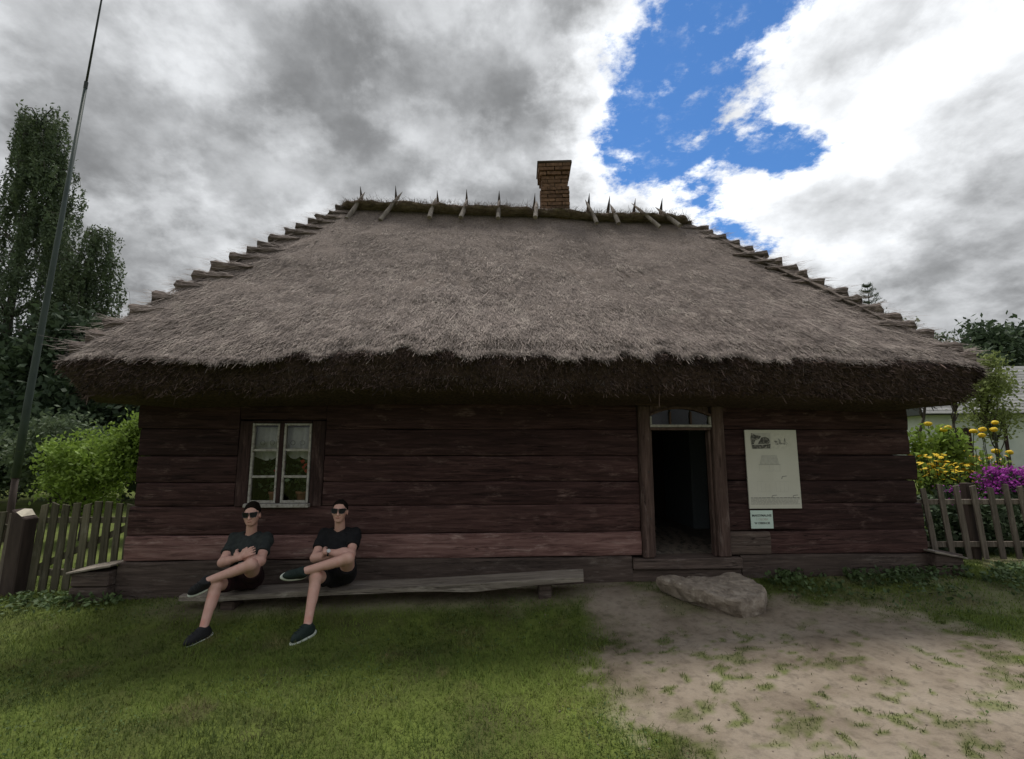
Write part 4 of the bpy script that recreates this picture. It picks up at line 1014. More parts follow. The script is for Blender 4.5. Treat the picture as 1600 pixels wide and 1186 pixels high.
        S.el(cen-fd*.008-upv*.03, (.050, .136, .060), Ms, 0); S.el(cen-fd*.07-upv*.03, (.047, .075, .06), Ms, .02); S.plane(cen-upv*.022, upv); S.plane(cen-upv*.046, -upv)
        S.build('sole', mats['sole'], sh, org)
        for q in range(3):
            p = cen+fd*(.070-.030*q)+upv*(.052+.012*q); MB().tube([tuple(p-sd_*.022-vv(org)), tuple(p+upv*.006-vv(org)), tuple(p+sd_*.022-vv(org))], .003, 5).build('lace', mats['shoe'], sh)
    if badge:
        S = SDF(lo, hi, .0075); torso(S, .019)
        p = chest-up*.135; 
        for ax_, w_ in ((side, .045), (up, .020)): S.plane(p+side*.015+ax_*w_, ax_); S.plane(p+side*.015-ax_*w_, -ax_)
        S.plane(p, -fw); S.build('shirt_print', M_PAPER, root, org)
    if watch:
        w_ = J['wL']+(J['eL']-J['wL'])*.10; ax_ = nrm(J['eL']-J['wL']); u_ = nrm(np.cross(ax_, vv((0, 0, 1)))); v_ = np.cross(ax_, u_)
        MB().tube([tuple(w_+(u_*math.cos(b)+v_*math.sin(b))*.033-vv(org)) for b in np.linspace(0, 2*math.pi, 22)], .0075, 6).build('watch_strap', M_INK, root, True)
        n_ = nrm(vv((.25, -.8, .5))); n_ = nrm(n_-ax_*(n_@ax_)); p = w_+n_*.034
        MB().tube([tuple(p-vv(org)), tuple(p+n_*.010-vv(org))], .019, 14).build('watch_face', M_STEEL, root)
    if necklace:
        c0 = mid_s+up*.045+fw*.012
        MB().tube([tuple(c0+side*.066*math.cos(b)+fw*.066*math.sin(b)-up*(.035*max(0, math.sin(b)))-vv(org)) for b in np.linspace(0, 2*math.pi, 30)], .003, 5).build('necklace', M_STEEL, root)
    return root
P1 = dict(head=(-2.796, 5.22, .883), sR=(-3.005, 5.30, .632), sL=(-2.662, 5.30, .632), eR=(-3.001, 5.10, .433), eL=(-2.590, 5.06, .455), wR=(-2.762, 4.985, .505), wL=(-2.815, 5.02, .525),
          hR=(-2.885, 5.18, .250), hL=(-2.715, 5.18, .250), kR=(-2.875, 4.80, .289), aR=(-2.853, 4.62, -.055), tR=(-2.925, 4.46, -.082), kL=(-2.580, 4.86, .470), aL=(-2.929, 4.74, .345), tL=(-3.045, 4.66, .280))
person(P1, 'young man in charcoal T-shirt under the window with arms and legs crossed', (.22, -1, .02),
       dict(skin=M_SKIN, shirt=M_SHIRT1, shorts=M_SHORT1, shoe=M_SHOE, sole=M_SOLE), 1, badge=True, hairh=.012, fw_=1.06, jaw=.97,
       handR=((.85, .05, .55), (0, -1, .2)), handL=((-.6, .75, .0), (-.6, -1, .3)), shoe_up=dict(R=(0, -.1, 1), L=(.35, -.55, .75)), tilt=-.04)
P2 = dict(head=(-1.865, 5.25, .917), sR=(-2.050, 5.33, .668), sL=(-1.712, 5.33, .672), eR=(-2.050, 5.11, .478), eL=(-1.671, 5.07, .520), wR=(-1.80, 5.02, .530), wL=(-1.895, 4.985, .562),
          hR=(-1.915, 5.19, .282), hL=(-1.745, 5.19, .290), kR=(-1.913, 4.81, .361), aR=(-1.884, 4.60, -.022), tR=(-1.965, 4.45, -.045), kL=(-1.630, 4.88, .525), aL=(-2.019, 4.75, .430), tL=(-2.12, 4.63, .440))
person(P2, 'young man in plain black T-shirt, nearer the door, with arms and legs crossed', (.16, -1, .05),
       dict(skin=M_SKIN, shirt=M_SHIRT2, shorts=M_SHORT2, shoe=M_SHOE2, sole=M_SOLE), 2, watch=True, necklace=True, hairh=-.002, fw_=.96, jaw=1.03,
       handR=((.9, .25, .02), (0, -1, .2)), handL=((-.55, .8, -.05), (-.6, -1, .3)), shoe_up=dict(R=(0, -.1, 1), L=(.70, -.55, .50)), tilt=.03)

# ------------------------------------------------------------------ fences and gate
def picket(par, x, y, z0, z1, w, th, lean, m, name='picket', top='flat', leany=0):
    """upright board in the frame of its fence; lean = sideways shift of the top"""
    j = lambda a: random.uniform(-a, a)
    pts = []
    for zf in (0, .5, 1):
        cx = x+lean*zf+j(.004); z = z0+(z1-z0)*zf
        dz = (j(.02), j(.02)) if zf == 1 else (0, 0)
        ww = w/2*(1+j(.06))
        pts += [(cx-ww, y-th/2+leany*zf, z+dz[0]), (cx+ww, y-th/2+leany*zf, z+dz[1]), (cx+ww, y+th/2+leany*zf, z+dz[1]), (cx-ww, y+th/2+leany*zf, z+dz[0])]
    F = [(3, 2, 1, 0), (8, 9, 10, 11)]+[(i*4+k, i*4+(k+1) % 4, (i+1)*4+(k+1) % 4, (i+1)*4+k) for i in (0, 1) for k in range(4)]
    return MB().add(pts, F).build(name, m, par, bevel=.004)
gz_ = lambda x, y: float(ground_z(x, y))
gt = empty('picket_gate', (-5.10, 5.83, gz_(-5.1, 5.83)), R(1)); tag(gt, 'mossy grey picket gate with a diagonal brace left of the cottage', 'gate')
for k in range(9):
    x = -.56+k*.1325
    picket(gt, x, 0, -.02 if k < 6 else .03, 1.0+random.uniform(-.012, .018), .088 if k < 7 else .075, .022, .045-.006*k, M_FENCE)
for z in (.20, .80): MB().box((-.60, .014, z-.035), (.56, .050, z+.035), .004).build('rail', M_FENCE, gt, bevel=.004)
a, b = Vector((-.55, .032, .25)), Vector((.52, .032, .74)); dv = (b-a).normalized(); nv = Vector((-dv.z, 0, dv.x))*.035
MB().add([a-nv-Vector((0, .016, 0)), b-nv-Vector((0, .016, 0)), b+nv-Vector((0, .016, 0)), a+nv-Vector((0, .016, 0)), a-nv+Vector((0, .016, 0)), b-nv+Vector((0, .016, 0)), b+nv+Vector((0, .016, 0)), a+nv+Vector((0, .016, 0))],
         [(0, 1, 2, 3), (7, 6, 5, 4), (0, 4, 5, 1), (1, 5, 6, 2), (2, 6, 7, 3), (3, 7, 4, 0)]).build('diagonal_brace', M_FENCE, gt)
gp = empty('gate_post', (-5.79, 5.74, gz_(-5.79, 5.74))); tag(gp, 'thick dark gate post with a pale slanted cut top', 'post')
w = .085; V = [(-w, -w, -.1), (w, -w, -.1), (w, w, -.1), (-w, w, -.1), (-w+.03, -w, .97), (w+.03, -w, .86), (w+.03, w, .86), (-w+.03, w, .97)]
MB().add(V, [(3, 2, 1, 0), (4, 5, 6, 7), (0, 1, 5, 4), (1, 2, 6, 5), (2, 3, 7, 6), (3, 0, 4, 7)]).build('post', M_POST, gp, bevel=.012)
MB().add([(w*.10, -w*1.02, .935), (w*.9, -w*1.02, .885), (w*1.1, w*.7, .888), (w*.5, w*.7, .955), (w*.10, 0, .965)], [(0, 1, 2, 3, 4)]).build('cut_face', M_PALE, gp)
lf = empty('picket_fence', (-6.6, 5.80, gz_(-6.6, 5.8))); tag(lf, 'weathered picket fence left of the dark gate post', 'fence')
for k in range(10): picket(lf, -.62+k*.135, 0, -.03, .93+random.uniform(-.03, .02), .092, .022, .05, M_FENCER if k % 2 else M_FENCE)
for z in (.2, .75): MB().box((-.70, .014, z-.03), (.68, .045, z+.03), .004).build('rail', M_FENCE, lf, bevel=.004)
rf_ = empty('picket_fence', (6.3, 6.36, gz_(6.3, 6.36)), R(1)); tag(rf_, 'leaning weathered picket fence right of the cottage below the flowers', 'fence')
for k in range(14):
    x = -.80+k*.215
    picket(rf_, x+random.uniform(-.012, .012), random.uniform(-.006, .006), .02, .96+random.uniform(-.03, .02), .078, .022, -.07+random.uniform(-.02, .02), M_FENCER)
for z in (.20, .74): MB().box((-1.02, .016, z-.035), (2.2, .052, z+.035), .004).build('rail', M_FENCER, rf_, bevel=.004)
for x in (-.2, 1.6): MB().box((x-.05, .055, -.1), (x+.05, .15, .98), .004).build('fence_post', M_POST, rf_, bevel=.008)

# ------------------------------------------------------------------ mast
ms = empty('mast', (-9.32, 9.0, gz_(-9.32, 9))); tag(ms, 'very tall slender green-grey mast rising left of the cottage', 'mast')
g0 = gz_(-9.32, 9)
MB().tube([(0, 0, -.2), (0.01, 0, 1.15)], [.060, .05], 12).build('base_stump', M_POST, ms, True)
MB().tube([(0.01, 0, 1.15), (.05, 0, 2.6), (.16, 0, 5.2), (.33, 0, 9.2)], [.064, .060, .046, .030], 14).build('lower_tube', M_MAST, ms, True)
MB().tube([(.33, 0, 9.2), (.335, 0, 9.35)], [.034, .034], 12).build('joint_collar', M_MASTD, ms)
MB().tube([(.335, 0, 9.35), (.42, 0, 11.3), (.52, 0, 13.8)], [.020, .016, .011], 10).build('upper_tube', M_MASTD, ms, True)
MB().tube([(.04, .09, 1.0), (-.10, .04, .15), (-.16, .02, -.05)], .006, 5).build('stay_wire', M_MASTD, ms)

# ------------------------------------------------------------------ vegetation
def leaf_quads(C, size, droop=.0, flatn=0.0, asp=.55):
    n = len(C); a = rng.normal(0, 1, (n, 3)); a[:, 2] -= droop; a /= np.linalg.norm(a, axis=1)[:, None]
    b = np.cross(a, rng.normal(0, 1, (n, 3))+np.array([0, 0, flatn])); b /= np.linalg.norm(b, axis=1)[:, None]+1e-9
    s = (size*rng.uniform(.6, 1.3, n))[:, None]
    return np.stack([C-a*s, C+b*s*asp, C+a*s, C-b*s*asp], 1).reshape(-1, 3)
def leaf_obj(name, C, size, m, parent, org, **k):
    V = leaf_quads(C, size, **k)-np.array(org); n = len(C)
    cl = fbm(C[:, 0]*1.7, C[:, 1]*1.7, C[:, 2]*1.7, 13, 2)
    return link(name, npmesh(name, V, np.arange(4*n).reshape(-1, 4), {'rnd': np.repeat(np.clip(rng.normal(.5, .2, n)*.5+.5*cl+.0, 0, 1), 4)}), m, parent)
def limb(mb, a, b, r0, r1, n=6, wob=.12):
    a = Vector(a); b = Vector(b); L_ = (b-a).length; pts = []
    for i in range(n+1):
        f = i/n; p = a.lerp(b, f)+Vector((random.uniform(-1, 1), random.uniform(-1, 1), random.uniform(-.5, .5)))*wob*L_*.25*math.sin(math.pi*f); pts.append(p)
    mb.tube(pts, [r0+(r1-r0)*i/n for i in range(n+1)], 6); return pts
def tree(name, label, cat, base, H, crown_c, crown_r, n_limb, per, size, m, spread=.45, trunk_r=.14, group=None, weep=0, gap=.0, flatn=0, name_crown='crown', asp=.55):
    o = empty(name, base); tag(o, label, cat, group)
    tr = MB(); bz = Vector(base); cc = Vector(crown_c)
    top = Vector((cc.x, cc.y, cc.z+crown_r[2]*.75)); tp = limb(tr, (bz.x, bz.y, bz.z-.1), top, trunk_r, trunk_r*.10, 10, .10)
    C = []
    for _ in range(n_limb):
        while True:
            q = Vector([random.uniform(-1, 1) for _ in range(3)])
            if .35 < q.length < 1: break
        e = cc+Vector((q.x*crown_r[0], q.y*crown_r[1], q.z*crown_r[2]))
        if e.z < bz.z+.25: e.z = bz.z+.25+random.random()*.3
        f = min(.95, max(.15, (e.z-bz.z)/max(.1, top.z-bz.z)-.18)); s = tp[int(f*10)]
        pts = limb(tr, s, e, trunk_r*(.16 if weep else .30), trunk_r*(.02 if weep else .05), 5, .35)
        if weep:
            for w_ in range(weep):
                p = np.array(pts[random.randint(3, 5)])+rng.normal(0, .22, 3); Ls = random.uniform(.8, 2.6)*(.6+.13*crown_r[2])
                k = int(per/weep); f_ = np.sort(rng.random(k)); C.append(p+np.stack([.12*np.sin(f_*3+p[0]), .10*f_, -f_*Ls], 1)+rng.normal(0, .06, (k, 3))*(1.25-.7*f_)[:, None])
        else:
            k = int(per*random.uniform(.6, 1.3)); t_ = rng.random(k)**.6
            A = np.array(pts[3]); B = np.array(pts[5]); C.append(A+(B-A)*t_[:, None]+rng.normal(0, 1, (k, 3))*spread*np.array([1, 1, .7]))
    C = np.concatenate(C); C = C[C[:, 2] > bz.z+.02]
    tb = tr.mesh('trunk'); tb.transform(Matrix.Translation(-bz)); link('trunk', tb, M_BARK, o, True)
    leaf_obj(name_crown, C, size, m, o, base, droop=.8 if weep else 0, flatn=flatn, asp=asp)
    return o
def gpos(x, y): return (x, y, gz_(x, y))
# left side: weeping birch, darker trees behind, shrubs
def birch(label, base, top, rad, nlimb, nstr, leaf, tr_r, zlow):
    """trunk, arching limbs and leafy shoots hanging straight down from them"""
    o = empty('weeping_birch', base); tag(o, label, 'tree'); b = Vector(base); T_ = MB()
    tp = [Vector((b.x+.12*math.sin(q*.9), b.y, b.z-.1+(top-1.3-b.z)*q/12)) for q in range(13)]; T_.tube(tp[:11], [tr_r*(1-.92*q/11)+.006 for q in range(11)], 8)
    C = []
    for k in range(nlimb):
        f = .22+.78*(k+random.random())/nlimb; s_ = tp[min(12, int(f*12))]; a = random.random()*6.283
        R_ = rad*(1.0-.80*max(0, f-.30)/.70)*random.uniform(.45, 1.0)
        e = s_+Vector((math.cos(a)*R_, math.sin(a)*R_*.75, R_*random.uniform(.15, .5))); ap = s_.lerp(e, .62)+Vector((0, 0, R_*.28)); dn = e+Vector((math.cos(a)*.15, 0, -random.uniform(.3, .8)))
        T_.tube([s_, s_.lerp(ap, .5)+Vector((0, 0, .08)), ap, e, dn], [tr_r*.16, tr_r*.13, tr_r*.09, tr_r*.04, .004], 5)
        P_ = [s_.lerp(ap, .6), ap, ap.lerp(e, .5), e, dn]
        for w_ in range(nstr):
            u = random.random()*3.999; q = int(u); p = np.array(P_[q].lerp(P_[q+1], u-q))+rng.normal(0, .16, 3)*np.array([1, 1, .3]); Ls = min(random.uniform(.7, 2.7), max(.4, p[2]-zlow)); n_ = int(46*Ls)+12
            t_ = np.sort(rng.random(n_)); sw = random.uniform(-.12, .12)
            C.append(p+np.stack([sw*t_**2+.03*np.sin(t_*9+w_), .05*np.sin(t_*7), -t_*Ls], 1)+rng.normal(0, .055, (n_, 3))*(1.15-.6*t_)[:, None])
    C = np.concatenate(C); tb = T_.mesh('trunk'); tb.transform(Matrix.Translation(-b)); link('trunk', tb, M_BARK, o, True)
    leaf_obj('crown', C, leaf, M_LEAF, o, base, droop=1.2, asp=.40); return o
birch('tall weeping birch with drooping shoots behind the mast', gpos(-18.0, 16.5), 16.4, 3.9, 95, 8, .066, .20, 2.0)
birch('smaller weeping birch whose drooping shoots reach the left roof corner', gpos(-15.2, 16.0), 11.2, 3.0, 58, 7, .062, .13, 2.2)
tree('dark_tree', 'dark dense tree under the birches at the left edge', 'tree', gpos(-18.5, 14.5), 7, (-18.5, 14.5, 3.3), (2.6, 1.8, 2.9), 70, 300, .12, M_LEAFD, spread=.42)
tree('dark_tree', 'dark dense tree between mast and left roof corner', 'tree', gpos(-14.2, 15.0), 6, (-14.2, 15.0, 3.0), (2.2, 1.6, 2.6), 70, 300, .11, M_LEAFD, spread=.40)
tree('dark_tree', 'dark tree low behind the olive shrub', 'tree', gpos(-11.6, 15.5), 5, (-11.6, 15.5, 2.5), (1.9, 1.6, 2.2), 50, 280, .11, M_LEAFD, spread=.40)
for i, (x, y, r, zc, m_, lab) in enumerate([(-7.95, 9.0, .86, 1.22, M_LEAFY, 'broad green shrub behind the picket gate'), (-7.15, 9.3, .55, 1.70, M_LEAFY, 'bright yellow-green shrub against the left cottage corner'),
                                    (-10.9, 11.5, 1.2, 1.5, M_LEAF, 'mid green shrub behind the mast'), (-13.0, 12.6, 1.3, 1.3, M_LEAFD, 'dark green shrub at the left edge behind the fence')]):
    tree('shrub', lab, 'shrub', gpos(x, y), 2, (x, y, zc), (r, r*.8, .75 if i != 1 else .5), 60, 130, .042 if i < 2 else .06, m_, spread=.13 if i < 2 else .22, trunk_r=.04)
# far wood closing the view on the left
def wood(name, label, pts, H, W_, n, size, m):
    C = []
    for x, y, h_ in pts:
        k = n; q = rng.normal(0, 1, (k, 3)); q /= np.linalg.norm(q, axis=1)[:, None]; q *= (rng.random(k)**.4)[:, None]
        C.append(np.array([x, y, h_*.5])+q*np.array([W_, W_*.7, h_*.55])*(1+.25*(fbm(q[:, 0]*3+x, q[:, 1]*3, q[:, 2]*3, 4, 3)[:, None]-.5)*2))
    C = np.concatenate(C); C = C[C[:, 2] > .0]
    o = leaf_obj(name, C, size, m, None, (0, 0, 0)); tag(o, label, 'wood', kind='stuff'); return o
wood('far_wood', 'far dark green wood beyond the lawn on the left', [(-46+3.0*i, 34+random.uniform(-2, 2), random.uniform(6, 9)) for i in range(13)], 8, 3.2, 1800, .26, M_LEAFD)
# right side
tree('far_tree', 'tall dark tree above the white house, tallest at the right edge', 'tree', gpos(45.5, 41), 12, (45.5, 41, 7.0), (4.6, 3.5, 5.4), 70, 260, .26, M_LEAFD, spread=.8, trunk_r=.3)
tree('far_tree', 'dark feathery tree between right roof corner and tallest tree', 'tree', gpos(41.2, 40), 12, (41.2, 40, 6.9), (3.2, 2.6, 5.0), 60, 240, .24, M_LEAFD, spread=.7, trunk_r=.3)
tree('far_tree', 'low dark tree just above the right end of the eave', 'tree', gpos(37.5, 38), 9, (37.5, 38, 5.0), (2.6, 2.4, 4.0), 50, 240, .24, M_LEAFD, spread=.7, trunk_r=.25)
tree('roadside_tree', 'sparse small-leaved tree rising over the right roof slope', 'tree', gpos(15.6, 18), 7, (15.6, 18, 5.2), (.9, .8, 1.6), 34, 55, .075, M_LEAF, spread=.16, trunk_r=.08)
tree('roadside_tree', 'sparse branching tree just right of the last roof step', 'tree', gpos(17.0, 18), 6.5, (16.9, 18, 4.8), (.95, .8, 1.25), 30, 55, .075, M_LEAF, spread=.16, trunk_r=.08)
# spruce tip
sp_ = empty('spruce', gpos(17.2, 22)); tag(sp_, 'small spruce tip standing above the right roof steps', 'tree')
zb = gz_(17.2, 22); MB().tube([(0, 0, -.1), (0, 0, 4), (.02, 0, 9.35-zb)], [.16, .10, .008], 8).build('trunk', M_BARK, sp_)
C = []; tr = MB()
zz = 5.5
while zz < 9.2:
    r_ = (9.45-zz)*.40+.05
    for k in range(6):
        a = k*math.pi/3+random.random(); e = Vector((math.cos(a)*r_, math.sin(a)*r_, zz+r_*.35)); tr.tube([(0, 0, zz), e*.5+Vector((0, 0, zz*.5-.05)), e], [.015, .01, .004], 4)
        f_ = rng.random(70); C.append(np.array([0, 0, zz])+f_[:, None]*(np.array(e)-np.array([0, 0, zz]))+rng.normal(0, .035, (70, 3)))
    zz += .27
tr.build('branches', M_BARK, sp_); leaf_obj('crown', np.concatenate(C)-0, .045, M_LEAFD, sp_, (0, 0, 0), asp=.25)
tree('willow', 'pale olive small tree between right eave and white house', 'tree', gpos(13.4, 13.2), 4.2, (13.35, 13.2, 3.15), (.80, .7, 1.15), 55, 110, .045, M_LEAFP, spread=.16, trunk_r=.06)
# white house with shingle roof
wh = empty('white_house', (24.5, 21.5, gz_(24.5, 21.5)), R(-8)); tag(wh, 'whitewashed house with grey shingle roof beyond the flowers', 'house')
MB().box((-5.0, 0, -.2), (6, 5, 2.95)).build('wall', M_WWALL, wh)
for k in range(16):
    y0, z0 = -.55+k*.165, 2.86+k*.155
    nsh = 44
    for q in range(2): pass
    MB().add([(-5.5, y0, z0-.0), (6.5, y0, z0), (6.5, y0+.20, z0+.165), (-5.5, y0+.20, z0+.165), (-5.5, y0, z0-.03), (6.5, y0, z0-.03)], [(0, 1, 2, 3), (4, 5, 1, 0)]).build('shingle_course', M_SHING, wh)
MB().add([(-5.45, -.5, 2.8), (6.45, -.5, 2.8), (6.45, 2.2, 5.28), (-5.45, 2.2, 5.28), (-5.45, 5.6, 2.8), (6.45, 5.6, 2.8)], [(0, 3, 2, 1), (3, 4, 5, 2), (0, 4, 3), (1, 2, 5), (0, 1, 5, 4)]).build('roof_body', M_MASTD, wh)
for x in (-1.95, -.4, 1.5): MB().box((x, -.06, -.2), (x+.12, .0-.004, 2.9)).build('timber_post', M_CASING, wh)
MB().box((-4.6, -.05, .9), (-3.3, -.004, 2.2)).build('window', M_CASING, wh)
# flower garden
def stems_plant(name, label, x, y, h_, r, nst, leafn, m, heads, hm, hr, hshape='ball', cat='flower', group=None, leaf=.04, hz_=None):
    o = empty(name, gpos(x, y)); tag(o, label, cat, group)
    b = Vector(gpos(x, y)); tr = MB(); C = []; tips = []
    for k in range(nst):
        a = random.random()*6.28; q = r*math.sqrt(random.random()); e = Vector((q*math.cos(a), q*math.sin(a)*.7, h_*random.uniform(.72, 1.0)))
        s = e*.35; s.z = 0; tr.tube([s, s.lerp(e, .5)+Vector((0, 0, .05)), e], [.008, .006, .004], 5); tips.append(e)
        f_ = rng.random(leafn)**.8; A = np.array(s); B = np.array(e); C.append(A+(B-A)*f_[:, None]+rng.normal(0, .06, (leafn, 3)))
    tr.build('stems', M_LEAF, o)
    C = np.concatenate(C); C = C[C[:, 2] > .02]; leaf_obj('leaves', C+np.array(b), leaf, m, o, tuple(b))
    return o, tips
def head_ball(par, p, r, m):
    bm = bmesh.new(); bmesh.ops.create_icosphere(bm, subdivisions=2, radius=1)
    for v in bm.verts: v.co = Vector((v.co.x*r, v.co.y*r, v.co.z*r*.72))*(1+random.uniform(-.12, .12))
    me = bpy.data.meshes.new('flower_head'); bm.to_mesh(me); bm.free(); o = link('flower_head', me, m, par); o.location = p
def head_daisy(mb, p, r):
    n = 9; tilt = Matrix.Rotation(random.uniform(-.6, .6), 3, 'X') @ Matrix.Rotation(random.uniform(-.6, .6), 3, 'Y'); p = Vector(p)
    V = [p+tilt @ Vector((0, 0, .01))]+[p+tilt @ Vector((r*(1 if k % 2 == 0 else .7)*math.cos(2*math.pi*k/(2*n)), r*(1 if k % 2 == 0 else .7)*math.sin(2*math.pi*k/(2*n)), 0)) for k in range(2*n)]
    mb.add(V, [(0, k+1, (k+1) % (2*n)+1) for k in range(2*n)])
HB = [(7.095, 1.991), (7.212, 1.884), (7.412, 1.927), (7.717, 1.862), (7.916, 1.894), (7.881, 1.798), (8.121, 1.894), (8.203, 2.013), (7.568, 1.627), (7.491, 1.531), (8.2, 1.531), (8.347, 1.51)]
for (x0, x1, xc, lab) in ((7.0, 7.45, 7.15, 'tall leafy clump with round golden flower heads against the right cottage corner'), (7.45, 7.80, 7.62, 'middle clump of round golden flower heads on long stems'), (7.80, 8.5, 8.08, 'rightmost clump of round golden flower heads before the white house')):
    o, _ = stems_plant('golden_ball_plant', lab, xc, 8.0, 1.8 if x0 < 7.2 else 1.45, .42 if x0 < 7.2 else .26, 40 if x0 < 7.2 else 9, 140 if x0 < 7.2 else 45, M_LEAFY, 0, None, 0, group='golden ball flowers beyond the right fence', leaf=.05)
    st_ = MB(); b = gpos(xc, 8.0)
    for hx_, hz2 in HB:
        if x0 <= hx_ < x1:
            p = (hx_-xc, 0+random.uniform(-.08, .08), hz2-b[2]); head_ball(o, p, random.uniform(.048, .06), M_YEL); st_.tube([(p[0]*.6, 0, .9), p], [.007, .005], 5)
    st_.build('flower_stems', M_LEAF, o)
for i, (x, y, h_, m_, pm, lab) in enumerate([(6.62, 7.5, 1.33, M_LEAFY, M_YEL, 'bushy yellow daisy clump touching the right cottage corner'), (7.05, 7.75, 1.2, M_LEAFY, M_YEL, 'second yellow daisy clump from the cottage corner'), (7.45, 8.3, 1.22, M_LEAFP, M_YEL, 'yellow daisy clump behind the magenta phlox on its left'),
                                        (7.95, 8.5, 1.28, M_LEAFP, M_ORA, 'orange-yellow daisy clump behind the middle of the phlox'), (8.5, 8.6, 1.25, M_LEAFP, M_ORA, 'orange-yellow daisy clump behind the right end of the phlox')]):
    o, tips = stems_plant('daisy_clump', lab, x, y, h_, .36, 52, 26, m_, 0, None, 0, group='daisy clumps beyond the right fence', leaf=.035)
    fl = MB()
    for t_ in tips: head_daisy(fl, t_+Vector((0, 0, .01)), random.uniform(.035, .05))
    for t_ in tips[::2]: head_daisy(fl, t_+Vector((random.uniform(-.06, .06), -.03, -.10)), random.uniform(.03, .045))
    fl.build('flowers', pm, o)['kind'] = 'stuff'
for (x, y, h_, lab) in ((7.30, 7.25, 1.10, 'magenta phlox clump above the fence, nearest the cottage'), (7.75, 7.3, 1.10, 'magenta phlox clump in the middle of the magenta row'), (8.15, 7.3, 1.06, 'magenta phlox clump at the right edge of the picture')):
    o, tips = stems_plant('phlox', lab, x, y, h_, .28, 22, 30, M_LEAFD, 0, None, 0, group='phlox along the right fence', leaf=.04)
    C = np.concatenate([np.array(t_)+rng.normal(0, 1, (45, 3))*np.array([.055, .05, .04]) for t_ in tips]); b = np.array(gpos(x, y)); leaf_obj('flowers', C+b, .020, M_MAG, o, tuple(b), asp=.8)['kind'] = 'stuff'
o, tips = stems_plant('phlox', 'faded low phlox behind the right fence pickets', 6.55, 7.0, .9, .35, 20, 40, M_LEAFD, 0, None, 0, group='phlox along the right fence', leaf=.045)
C = np.concatenate([np.array(t_)+rng.normal(0, 1, (7, 3))*.04 for t_ in tips]); b = np.array(gpos(6.55, 7.0)); leaf_obj('flowers', C+b, .018, M_MAG, o, tuple(b), asp=.8)['kind'] = 'stuff'
# dark green undergrowth behind the right fence
C = np.stack([rng.uniform(5.3, 9.5, 9000), rng.uniform(6.6, 7.6, 9000), rng.random(9000)**1.3*.75], 1); C[:, 2] += ground_z(C[:, 0], C[:, 1])
tag(leaf_obj('undergrowth', C, .05, M_LEAFD, None, (0, 0, 0)), 'dark leafy undergrowth behind the right picket fence', 'undergrowth', kind='stuff')

# ------------------------------------------------------------------ grass and weeds
def grass(n, xr, yr, h0, seed, wide=1.0):
    x = rng.uniform(*xr, n); y = yr[0]+(yr[1]-yr[0])*rng.random(n)**1.25
    ly = wall_ly(x, y); ok = (ly < -.02) | (x < -4.45) | (x > 5.35)
    d = dirt_amt(x, y); ok &= rng.random(n) > d*1.02-.01; ok &= rng.random(n) < .45+1.1*fbm(x*6, y*6, 0, 73, 3)
    x, y, d = x[ok], y[ok], d[ok]; n = len(x); z = ground_z(x, y)-.005
    ln = h0*rng.gamma(6, 1/6, n)*(.65+.8*fbm(x*2.3, y*2.3, 0, 71, 3))*(1-.5*d)*np.where(poly_sd(x, y, DIRT) < -.05, .62, 1)
    a = rng.random(n)*6.283; lean = rng.uniform(.3, 1.3, n); w = rng.uniform(.0013, .0028, n)*wide
    dx, dy = np.cos(a), np.sin(a); px_, py_ = -dy, dx
    B = np.stack([x, y, z], 1); S = np.stack([px_, py_, 0*x], 1)*w[:, None]; H_ = np.stack([dx*lean, dy*lean, np.ones(n)], 1); H_ /= np.linalg.norm(H_, axis=1)[:, None]
    H2 = np.stack([dx*lean*1.9, dy*lean*1.9, np.ones(n)*.65], 1); H2 /= np.linalg.norm(H2, axis=1)[:, None]
    m1 = B+H_*(ln*.55)[:, None]; tip = m1+H2*(ln*.5)[:, None]
    V = np.stack([B-S, B+S, m1+S*.8, m1-S*.8, tip], 1).reshape(-1, 3); o = np.arange(n)*5
    rn = np.clip(rng.normal(.45, .22, n)*.6+.5*(fbm(x*1.1, y*1.1, 0, 81, 3)-.05)*.8, 0, 1)*np.where(poly_sd(x, y, DIRT) < .02, .2, 1)*(1-.6*sstep(.54, .66, fbm(x*1.25+4, y*1.6, 0, 83, 3)))
    return V, np.stack([o, o+1, o+2, o+3], 1), np.stack([o+3, o+2, o+4], 1), np.repeat(rn, 5)
V, q4, q3, rn = grass(340000, (-7.2, 6.9), (2.45, 7.2), .044, 1)
tag(link('grass', npmesh('grass', V, [q4, q3], {'rnd': rn}), M_GRASS), 'short green grass in front of the cottage', 'grass', kind='stuff')
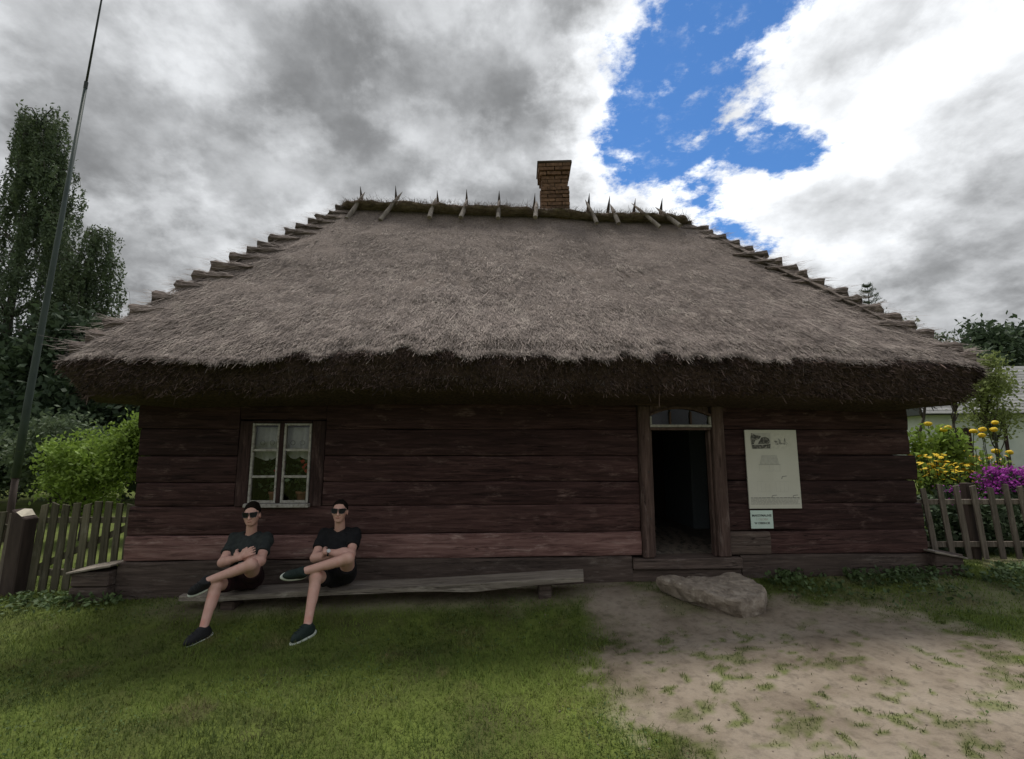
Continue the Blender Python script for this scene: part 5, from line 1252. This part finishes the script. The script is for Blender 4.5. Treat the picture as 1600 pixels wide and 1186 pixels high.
# clover and plantain low in the turf
n = 26000; x = rng.uniform(-6.8, 6.5, n); y = rng.uniform(2.5, 6.0, n); k = (dirt_amt(x, y) < .5) & (wall_ly(x, y) < -.15) & (fbm(x*1.6, y*1.6, 0, 75, 4) > .50); x, y = x[k], y[k]
C = np.stack([x, y, ground_z(x, y)+rng.uniform(.006, .03, len(x))], 1)
tag(leaf_obj('clover', C, .0085, mat('clover_leaf', [(.060, .10, .030), (.10, .15, .045)], (2, 2, 2), 4, .7, 0, attr='rnd', arange=.5, trans=.2), None, (0, 0, 0), flatn=4, asp=.8), 'low clover leaves scattered through the turf', 'clover', kind='stuff')
# broad-leaved weeds along the right foot of the wall and fence
n = 3800; x = rng.uniform(2.9, 7.4, n); ly = -np.abs(rng.normal(0, .33, n))-.06; y = HY+x*math.sin(HA)+ly
x2 = rng.uniform(-5.4, -4.2, 500); y2 = HY-.25-np.abs(rng.normal(0, .2, 500)); x = np.concatenate([x, x2]); y = np.concatenate([y, y2])
k = fbm(x*2, y*2, 0, 15, 3) > .42; x, y = x[k], y[k]; C = np.stack([x, y, ground_z(x, y)+rng.random(len(x))*.11+.01], 1)
tag(leaf_obj('weeds', C, .027, M_WEED, None, (0, 0, 0), flatn=3, asp=.7), 'broad-leaved weeds along the foot of the right wall and fence', 'weeds', kind='stuff')
# small pale stones and litter on the soil
n = 260; x = rng.uniform(.2, 4.4, n); y = rng.uniform(2.7, 5.3, n); V = []; F = []
bmv = np.array([(1, 0, 0), (-1, 0, 0), (0, 1, 0), (0, -1, 0), (0, 0, 1), (0, 0, -1)]); bf = np.array([(0, 2, 4), (2, 1, 4), (1, 3, 4), (3, 0, 4), (2, 0, 5), (1, 2, 5), (3, 1, 5), (0, 3, 5)])
s = rng.uniform(.003, .011, n); V = (bmv[None]*s[:, None, None]*rng.uniform(.6, 1.3, (n, 6, 1))+np.stack([x, y, ground_z(x, y)+.002], 1)[:, None]).reshape(-1, 3); F = (bf[None]+(np.arange(n)*6)[:, None, None]).reshape(-1, 3)
tag(link('gravel', npmesh('gravel', V, F), M_STONE), 'small pale stones scattered on the bare soil', 'gravel', kind='stuff')
